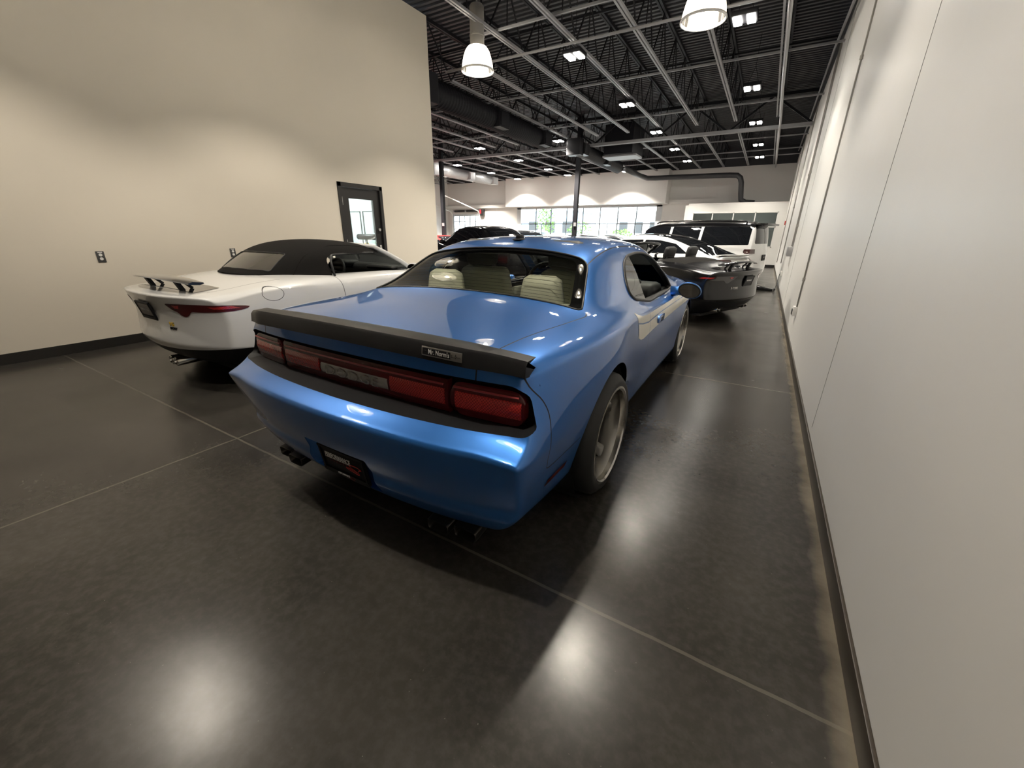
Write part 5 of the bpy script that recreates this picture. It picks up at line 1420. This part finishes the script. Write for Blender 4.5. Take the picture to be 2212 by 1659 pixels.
# big window: pale jambs, slim dark bars, glass
w1 = bpy.data.objects.new('window_1', None); COL.objects.link(w1); w1.location = (WX0, YF, 0); w1['kind'] = 'structure'
bm = bmesh.new(); wl = WX1-WX0
for x in (.16, wl-.16): b_box(bm, (x, .05, (WZ0+WZ1)/2), (.30, .2, WZ1-WZ0))
b_box(bm, (wl/2, .05, WZ1-.04), (wl, .2, .08)); b_box(bm, (wl/2, .05, WZ0+.04), (wl, .2, .08))
link('frame', bm, M_alu, w1, smooth=False)
bm = bmesh.new(); x = .32
xs = [.32+(wl-.64)*k/8 for k in range(1, 8)]
for x in xs: b_box(bm, (x, .05, (WZ0+WZ1)/2), (.045, .08, WZ1-WZ0))
b_box(bm, (wl/2, .05, 1.99), (wl-.6, .08, .045)); b_box(bm, (wl/2, .05, 1.05), (wl-.6, .08, .045))
for x in (xs[0]+.42, xs[4]+.5, xs[6]+.4): b_box(bm, (x, .05, 1.17), (.035, .06, 1.64))
link('glazing_bar', bm, M_frame, w1, smooth=False)
bm = bmesh.new(); b_box(bm, (wl/2, .07, (WZ0+WZ1)/2), (wl-.6, .008, WZ1-WZ0-.1)); link('pane', bm, M_glass, w1, smooth=False)
# roll-up glazed door
d2 = bpy.data.objects.new('door_2', None); COL.objects.link(d2); d2.location = (RX0, YF, 0); d2['kind'] = 'structure'
dl = RX1-RX0
bm = bmesh.new()
for x in (.04, dl-.04): b_box(bm, (x, -.03, RZ1/2), (.08, .10, RZ1))
b_box(bm, (dl/2, .05, RZ1-.07), (dl-.1, .08, .14))
for k in range(5): b_box(bm, (dl/2, .05, .05+k*.53), (dl-.1, .06, .05))
link('frame', bm, M_alu, d2, smooth=False)
bm = bmesh.new()
for k in range(1, 5): b_box(bm, (dl*k/5, .05, RZ1/2-.05), (.035, .06, RZ1-.1))
link('glazing_bar', bm, M_frame, d2, smooth=False)
bm = bmesh.new(); b_box(bm, (dl/2, .06, RZ1/2-.05), (dl-.12, .008, RZ1-.14)); link('pane', bm, M_glass, d2, smooth=False)
t = thing('door_spring', 'dark torsion spring bar above the roll-up door', 'door spring', (RX0+dl/2, YF-.14, 2.86))
bm = bmesh.new(); b_tube(bm, [(-dl/2+.05, 0, 0), (dl/2-.05, 0, 0)], .018, 8)
for xx in (-dl/2+.08, 0, dl/2-.08): b_box(bm, (xx, .06, 0), (.03, .16, .14))
link('shaft', bm, M_greym, t)
for s in (-1, 1):
    bm = bmesh.new(); b_tube(bm, [(s*.55-.45, 0, 0), (s*.55+.45, 0, 0)], .075, 12); link('spring', bm, M_rubber, t)
for s, lab in ((0, 'white tubular door track on the far left side'), (1, 'white tubular door track sloping down to the red opener box')):
    x = RX0-.02+s*(dl+.04)
    bm = bmesh.new(); b_tube(bm, [(x, YF-4.2, 3.62), (x, YF-1.0, 2.98), (x, YF-.35, 2.84), (x, YF-.16, 2.66), (x, YF-.14, 2.3), (x, YF-.14, .02)], .035, 8)
    b_bar(bm, (x, YF-4.15, 3.62), (x, YF-4.15, ZD), .03); tag(link('door_track', bm, M_white), lab, 'door track')
t = thing('door_opener', 'small red and black opener box right of the roll-up door', 'door opener', (RX1+.22, YF-.02, 2.75))
bm = bmesh.new(); b_box(bm, (.05, -.12, 0), (.26, .22, .42), bev=.02); link('gearbox', bm, M_rubber, t, angle=40)
bm = bmesh.new(); b_box(bm, (-.05, -.25, .05), (.14, .06, .26), bev=.015); link('motor_cover', bm, mat('red_motor_cover', (.35, .02, .03), .45), t, angle=40)
# office partition
OX0, OY = -3.72, 23.4
wall_with_hole('wall_office', OX0, XR, OY, OY+.14, 0, 2.80, (-3.48, .20, .9, 2.46), M_white, axis='y')
struct(box_obj('wall_office_side', (OX0-.07, (OY+YF)/2, 1.40), (.14, YF-OY, 2.80), M_fwall))
struct(box_obj('trim_4', ((OX0+XR)/2, (OY+YF)/2, 2.84), (XR-OX0, YF-OY, .08), M_fwall))
struct(box_obj('baseboard_office', ((OX0+XR)/2, OY-.006, .057), (XR-OX0, .012, .114), M_black))
w2 = bpy.data.objects.new('window_2', None); COL.objects.link(w2); w2.location = (-3.48, OY, 0); w2['kind'] = 'structure'
bm = bmesh.new()
for x in (.02, .92, 1.84, 2.76, 3.66): b_box(bm, (x, .05, 1.68), (.045, .12, 1.56))
for z in (.92, 1.80, 2.44): b_box(bm, (1.84, .05, z), (3.68, .12, .045))
link('frame', bm, M_white, w2, smooth=False)
bm = bmesh.new(); b_box(bm, (1.84, .06, 1.68), (3.64, .006, 1.5)); link('pane', bm, M_glass, w2, smooth=False)
M_strip = mat('lit_strip_lens', (1, 1, 1), .5, emit=(.95, 1, 1), estr=9)
for k, x in enumerate((-2.35, -.65)):
    t = thing('strip_light', ('left' if k == 0 else 'right')+' bright strip light inside the office behind its glass', 'strip light', (x, OY+1.0, 2.715), 0, 'strip lights in the office')
    bm = bmesh.new(); b_box(bm, (0, 0, .06), (.6, .16, .05)); link('housing', bm, M_white, t, smooth=False)
    bm = bmesh.new(); b_box(bm, (0, 0, .02), (.58, .12, .03)); link('diffuser', bm, M_strip, t, smooth=False)
# left wall door
d1 = bpy.data.objects.new('door_1', None); COL.objects.link(d1); d1.location = (XL, DY0, 0); d1['kind'] = 'structure'
M_door = mat('black_door_paint', (.013, .012, .011), .45)
bm = bmesh.new(); dw = DY1-DY0
for a, b in ((-.01, .06), (dw-.06, dw+.01)): b_box(bm, (-.07, (a+b)/2, (DZ+.01)/2), (.18, b-a, DZ+.01))
b_box(bm, (-.07, dw/2, DZ-.025), (.18, dw+.02, .07)); link('frame', bm, M_door, d1, smooth=False)
bm = bmesh.new(); lf = (.065, dw-.065); g0, g1, gz0, gz1 = .225, .80, .18, 1.955
for a, b, z0, z1 in ((lf[0], g0, .01, DZ-.065), (g1, lf[1], .01, DZ-.065), (g0, g1, .01, gz0), (g0, g1, gz1, DZ-.065)): b_box(bm, (-.045, (a+b)/2, (z0+z1)/2), (.045, b-a, z1-z0))
link('door_leaf', bm, M_door, d1, smooth=False)
bm = bmesh.new(); b_box(bm, (-.045, (g0+g1)/2, (gz0+gz1)/2), (.008, g1-g0, gz1-gz0)); link('pane', bm, M_glass, d1, smooth=False)
bm = bmesh.new()
for z in (.3, 1.1, 1.83): b_tube(bm, [(.012, .058, z), (.012, .058, z+.14)], .010, 8)
link('hinge', bm, M_silver, d1)
bm = bmesh.new(); b_box(bm, (-.012, .87, 1.03), (.02, .05, .2), bev=.006); b_tube(bm, [(-.01, .87, 1.0), (.045, .87, 1.0), (.05, .78, 1.0)], .011, 8); b_tube(bm, [(-.01, .87, 1.42), (.015, .87, 1.42)], .028, 14); link('door_handle', bm, M_silver, d1, angle=40)
# bright side room behind the door
struct(box_obj('wall_side_room', (-11.6, 5.3, 1.5), (.1, 4.6, 3.0), M_white))
struct(box_obj('wall_side_room_near', (-9.25, 3.0, 1.5), (4.6, .1, 3.0), M_white))
struct(box_obj('trim_5', (-9.3, 5.3, 3.03), (4.7, 4.7, .06), M_white))
struct(box_obj('trim_6', (-9.25, 7.585, 1.5), (4.6, .03, 3.0), mat('bright_white_paint', (.9, .9, .9), .5)))
t = thing('strip_light', 'added lamp, out of view, brightening the side room behind the door', 'strip light', (-8.8, 5.6, 2.957))  # unseen lamp added to turn the side room walls near white
bm = bmesh.new(); b_box(bm, (0, 0, 0.02), (1.3, .2, .05)); link('housing', bm, M_white, t, smooth=False)
ld = bpy.data.lights.new('room_fill_light', 'AREA'); ld.energy = 170; ld.color = (.92, .98, 1); ld.size = 1.2; lo = bpy.data.objects.new('lamp_light', ld); COL.objects.link(lo); lo.parent = t; lo.location = (0, 0, -.02)
t = thing('window_stand_in', 'pale blue-white framed panel standing in for windows behind the black door', 'window stand-in', (-8.55, 7.5, 1.35))  # panel added in place of windows, their cyan light put into its colour
bm = bmesh.new(); b_box(bm, (0, -.06, 0), (1.5, .12, 1.1)); link('body', bm, mat('window_light_paint', (.75, .86, .86), .35), t, smooth=False)
for k in range(3):
    bm = bmesh.new(); xx = -.5+.5*k; b_tube(bm, [(xx-.2, -.13, -.5), (xx+.2, -.13, -.5), (xx+.2, -.13, .5), (xx-.2, -.13, .5)], .014, 4, closed=True); link('panel_frame', bm, M_greyl, t, smooth=False)
t = thing('roller_stand', 'dark horizontal roller on a slim stand behind the door glass', 'stand', (-7.8, 6.62, 0))
bm = bmesh.new(); b_tube(bm, [(-.30, 0, 1.27), (-.28, 0, 1.27), (.24, 0, 1.27), (.27, 0, 1.27)], [.04, .062, .062, .03], 14); link('roller', bm, M_rubber, t)
bm = bmesh.new(); b_tube(bm, [(-.03, 0, .02), (-.03, 0, 1.25)], .022, 8); link('pole', bm, M_greyl, t)
bm = bmesh.new(); b_lathe(bm, [(0, .03), (.2, .03), (.22, 0), (0, 0)], 24); link('base', bm, M_greyl, t)
t = thing('hanging_strip', 'grey hanging strip in the side room, above the dark roller', 'hanging strip', (-8.05, 7.1, 1.35))
bm = bmesh.new(); b_box(bm, (0, 0, .8), (.07, .05, 1.6)); tag(link('strip', bm, M_greym, t, smooth=False))
t = thing('shelf_unit', 'white storage unit at the back of the side room', 'shelf', (-8.4, 7.3, 0))
bm = bmesh.new(); b_box(bm, (0, 0, .45), (1.5, .36, .9)); link('body', bm, M_white, t, smooth=False)
for nm, lab, c, x, z, s in (('box', 'small red box on the white storage unit', M_red, -.42, .97, (.12, .12, .14)), ('spray_bottle', 'yellow spray bottle on the white storage unit, left of the pole', M_yel, -.18, 1.04, (.09, .07, .22)), ('cleaning_tin', 'yellow tin on the white storage unit, right of the pole', M_yel, .10, 1.0, (.10, .10, .12)),
                            ('carton', 'white and pale green carton on the storage unit', mat('pale_green_card', (.55, .72, .55), .6), .28, 1.02, (.2, .14, .24)), ('tool_case', 'dark tool case on the storage unit, rightmost', M_greyl, .55, 1.0, (.2, .18, .2))):
    bm = bmesh.new(); b_box(bm, (0, 0, 0), s, bev=.012)
    if 'bottle' in nm: b_tube(bm, [(0, 0, s[2]/2), (0, 0, s[2]/2+.05), (.04, 0, s[2]/2+.05)], .014, 6)
    o = link(nm, bm, c, angle=40); o.location = (-8.4+x, 7.25, .90+s[2]/2); tag(o, lab, nm.replace('_', ' '))
# outlets on the left wall
M_plate = mat('dark_outlet_plate', (.06, .06, .06), .45)
for y, lab in ((1.77, 'dark outlet plate with two white sockets, left of the white car'), (3.23, 'dark outlet plate with white sockets beside the canvas roof'), (4.93, 'small outlet plate just left of the black door')):
    t = thing('wall_outlet', lab, 'outlet', (XL, y, 1.065), 0, 'outlet plates on the left wall')
    bm = bmesh.new(); b_box(bm, (.004, 0, 0), (.008, .075, .125), bev=.003); link('cover_plate', bm, M_plate, t, angle=40)
    for z in (-.022, .022):
        bm = bmesh.new(); b_tube(bm, [(.004, 0, z), (.012, 0, z)], .0165, 14); link('socket', bm, M_white, t, angle=40)
    bm = bmesh.new(); b_box(bm, (.009, 0, .05), (.006, .04, .01)); link('indicator', bm, M_white, t, smooth=False)
# right wall joints and conduits
bm = bmesh.new(); b_box(bm, (XR-.0008, 3.21, 2.45), (.0016, .005, 4.6)); struct(link('trim_7', bm, mat('hairline_joint', (.22, .21, .19), .6), smooth=False))
bm = bmesh.new(); b_box(bm, (XR-.001, 9.6, 2.5), (.002, .006, 4.8)); struct(link('trim_8', bm, bpy.data.materials['hairline_joint'], smooth=False))
M_cond = mat('painted_conduit', (.42, .40, .37), .45)
M_cdark = mat('grey_joint_conduit', (.38, .365, .34), .5)
def conduit(y, z0, z1, r, label, m=M_cond, clips=()):
    t = thing('conduit', label, 'conduit', (XR-r-.004, y, z0), 0)
    bm = bmesh.new(); b_tube(bm, [(0, 0, 0), (0, 0, z1-z0)], r, 10); link('pipe', bm, m, t)
    for z in clips:
        bm = bmesh.new(); b_tube(bm, [(0, 0, z-z0-.02), (0, 0, z-z0+.02)], r*1.7, 10); link('coupling', bm, M_cond, t, angle=40)
conduit(6.46, .52, 4.9, .010, 'grey vertical conduit on the right wall, nearest the camera', M_cdark, (.87, 3.2))
conduit(11.05, 1.15, 4.9, .012, 'nearer of the paired vertical conduits above the grey switch box', M_cdark, (1.6, 2.62))
conduit(11.45, 1.15, 4.9, .012, 'further of the paired vertical conduits above the grey switch box', M_cdark, (2.62,))
conduit(15.6, .6, 4.9, .014, 'pale vertical conduit beyond the grey switch box', M_cond, (2.2,))
conduit(20.2, .4, 4.9, .014, 'pale vertical conduit by the red alarm near the office', M_cond, (3.0,))
t = thing('switch_box', 'grey steel switch box at the foot of the paired conduits', 'electrical box', (XR, 11.22, 1.08))
bm = bmesh.new(); b_box(bm, (-.045, 0, 0), (.09, .5, .20), bev=.008); link('box', bm, M_greym, t, angle=40)
bm = bmesh.new(); b_box(bm, (-.094, 0, 0), (.008, .46, .17), bev=.003); link('cover', bm, M_greym, t, angle=40)
for y, z, lab in ((6.5, .46, 'white surface outlet box low on the right wall, nearest the camera'), (13.2, .46, 'white surface outlet box with the black charger cord plugged in')):
    t = thing('outlet_box', lab, 'outlet', (XR, y, z), 0, 'outlet boxes on the right wall')
    bm = bmesh.new(); b_box(bm, (-.025, 0, 0), (.05, .13, .12), bev=.006); link('box', bm, M_white, t, angle=40)
    bm = bmesh.new(); b_box(bm, (-.053, -.03, -.01), (.008, .035, .07)); b_box(bm, (-.053, .03, -.01), (.008, .035, .07)); link('socket', bm, M_plate, t, smooth=False)
t = thing('fire_alarm', 'small red fire alarm pull near the office on the right wall', 'fire alarm', (XR, 20.5, 1.9))
bm = bmesh.new(); b_box(bm, (-.03, 0, 0), (.06, .14, .15), bev=.008); link('body', bm, mat('alarm_red', (.45, .02, .02), .4), t, angle=40)
bm = bmesh.new(); b_box(bm, (-.064, 0, -.02), (.01, .09, .03), bev=.003); link('pull_handle', bm, M_white, t, angle=40)
# battery charger on the floor and its cord
t = thing('battery_charger', 'black battery charger case on the floor beside the right wall', 'battery charger', (.14, 13.15, 0))
bm = bmesh.new(); vs = b_box(bm, (0, 0, .07), (.46, .20, .13), bev=.03)
for v in vs:
    if v.co.x > .1: v.co.z *= .45
link('case', bm, mat('gloss_black_case', (.012, .012, .013), .2), t, angle=40)
bm = bmesh.new(); b_box(bm, (-.06, -.005, .137), (.2, .12, .006), bev=.002); link('screen', bm, M_silver, t, angle=40)
bm = bmesh.new(); b_tube(bm, smooth_line([(.40, 13.06, .014), (.41, 13.0, .012), (.33, 12.9, .012), (.40, 12.95, .05), (.43, 13.1, .25), (.44, 13.17, .38), (.445, 13.2, .44)], 6), .007, 7)
b_box(bm, (.40, 12.97, .06), (.05, .08, .045), bev=.008)
tag(link('power_cord', bm, M_rubber), 'black cord looping from the charger up to the wall outlet', 'cord')
# ================================================================== outside, seen through the big window
o = struct(box_obj('ground_outside', (-8, 55, -.15), (90, 58, .1), mat('pale_asphalt', (.42, .42, .42), .9)))
def tree(x, y, h, r, label, dens=260, seedv=1):
    rnd = random.Random(seedv); t = thing('street_tree', label, 'tree', (x, y, -.1), 0, 'young trees outside the window')
    bm = bmesh.new(); b_tube(bm, [(0, 0, 0), (.04, 0, h*.4), (0, .03, h*.92)], [.07, .05, .02], 8)
    for k in range(9):
        a = rnd.uniform(0, 6.28); z0 = h*(.32+.06*k); b_tube(bm, [(0, 0, z0), (math.cos(a)*r*.5, math.sin(a)*r*.5, z0+h*.1), (math.cos(a)*r*.85, math.sin(a)*r*.85, z0+h*.14)], [.022, .015, .006], 5)
    link('trunk', bm, mat('tree_bark', (.10, .07, .05), .9) if 'tree_bark' not in bpy.data.materials else bpy.data.materials['tree_bark'], t)
    bm = bmesh.new()
    for k in range(dens):
        a = rnd.uniform(0, 6.28); rr = r*math.sqrt(rnd.random()); z = h*(.30+.68*rnd.random()); rr *= (1.1-abs(z/h-.6)*1.4)
        p = Vector((math.cos(a)*rr, math.sin(a)*rr, z)); s = rnd.uniform(.07, .16)
        d = Vector((rnd.uniform(-1, 1), rnd.uniform(-1, 1), rnd.uniform(-.6, .6))).normalized(); e = d.orthogonal().normalized()
        bm.faces.new([bm.verts.new(q) for q in (p-d*s, p-e*s*.5, p+d*s, p+e*s*.5)])
    m = bpy.data.materials.get('leaf_green') or mat('leaf_green', (.13, .26, .045), .7)
    f = link('foliage', bm, m, t, smooth=False)
tree(-17.2, 34.5, 3.9, .95, 'young green tree outside the left half of the big window', 420, 3)
tree(-14.9, 37.0, 2.6, 1.3, 'low bushy tree outside, left of the slim column', 380, 5)
tree(-10.2, 34.0, 1.9, 1.1, 'shrubby tree outside, right of the slim column', 380, 8)
tree(-7.9, 36.5, 1.9, 1.1, 'shrubby tree outside, second from the column', 380, 11)
tree(-6.1, 33.5, 2.4, 1.1, 'small tree outside the right end of the big window', 300, 13)
def house(x, y, sx, sy, h, col, label, n=4):
    t = thing('building', label, 'building', (x, y, -.1))
    bm = bmesh.new(); b_box(bm, (0, 0, h/2), (sx, sy, h)); link('wall', bm, mat('facade', col, .8), t, smooth=False)
    bm = bmesh.new(); b_box(bm, (0, 0, h+.12), (sx+.4, sy+.4, .24)); link('roof', bm, mat('flat_roof', [c*.5 for c in col], .8), t, smooth=False)
    for k in range(n):
        bm = bmesh.new(); b_box(bm, (-sx/2+sx*(k+.5)/n, -sy/2-.03, h*.55), (sx/n*.55, .06, h*.35)); link('window', bm, M_dark_glass, t, smooth=False)
house(-31, 62, 14, 8, 4.4, (.45, .55, .66), 'blue-grey low building outside, left of the young tree', 5)
house(-17.5, 70, 7, 6, 4.6, (.6, .58, .56), 'small grey building outside, right of the slim column', 3)
house(-9.2, 60, 6, 6, 4.3, (.45, .55, .66), 'blue-grey building outside near the right end of the window', 3)
van = thing('parked_van', 'blue-grey van parked outside the left of the big window', 'van', (-15.6, 31.6, -.1), math.radians(88))
gcar(van, 'suv', mat('blue_grey_paint', (.35, .45, .58), .3, coat=1), None, L=4.6, Wd=1.85, H=1.75, lv=1, far=True)
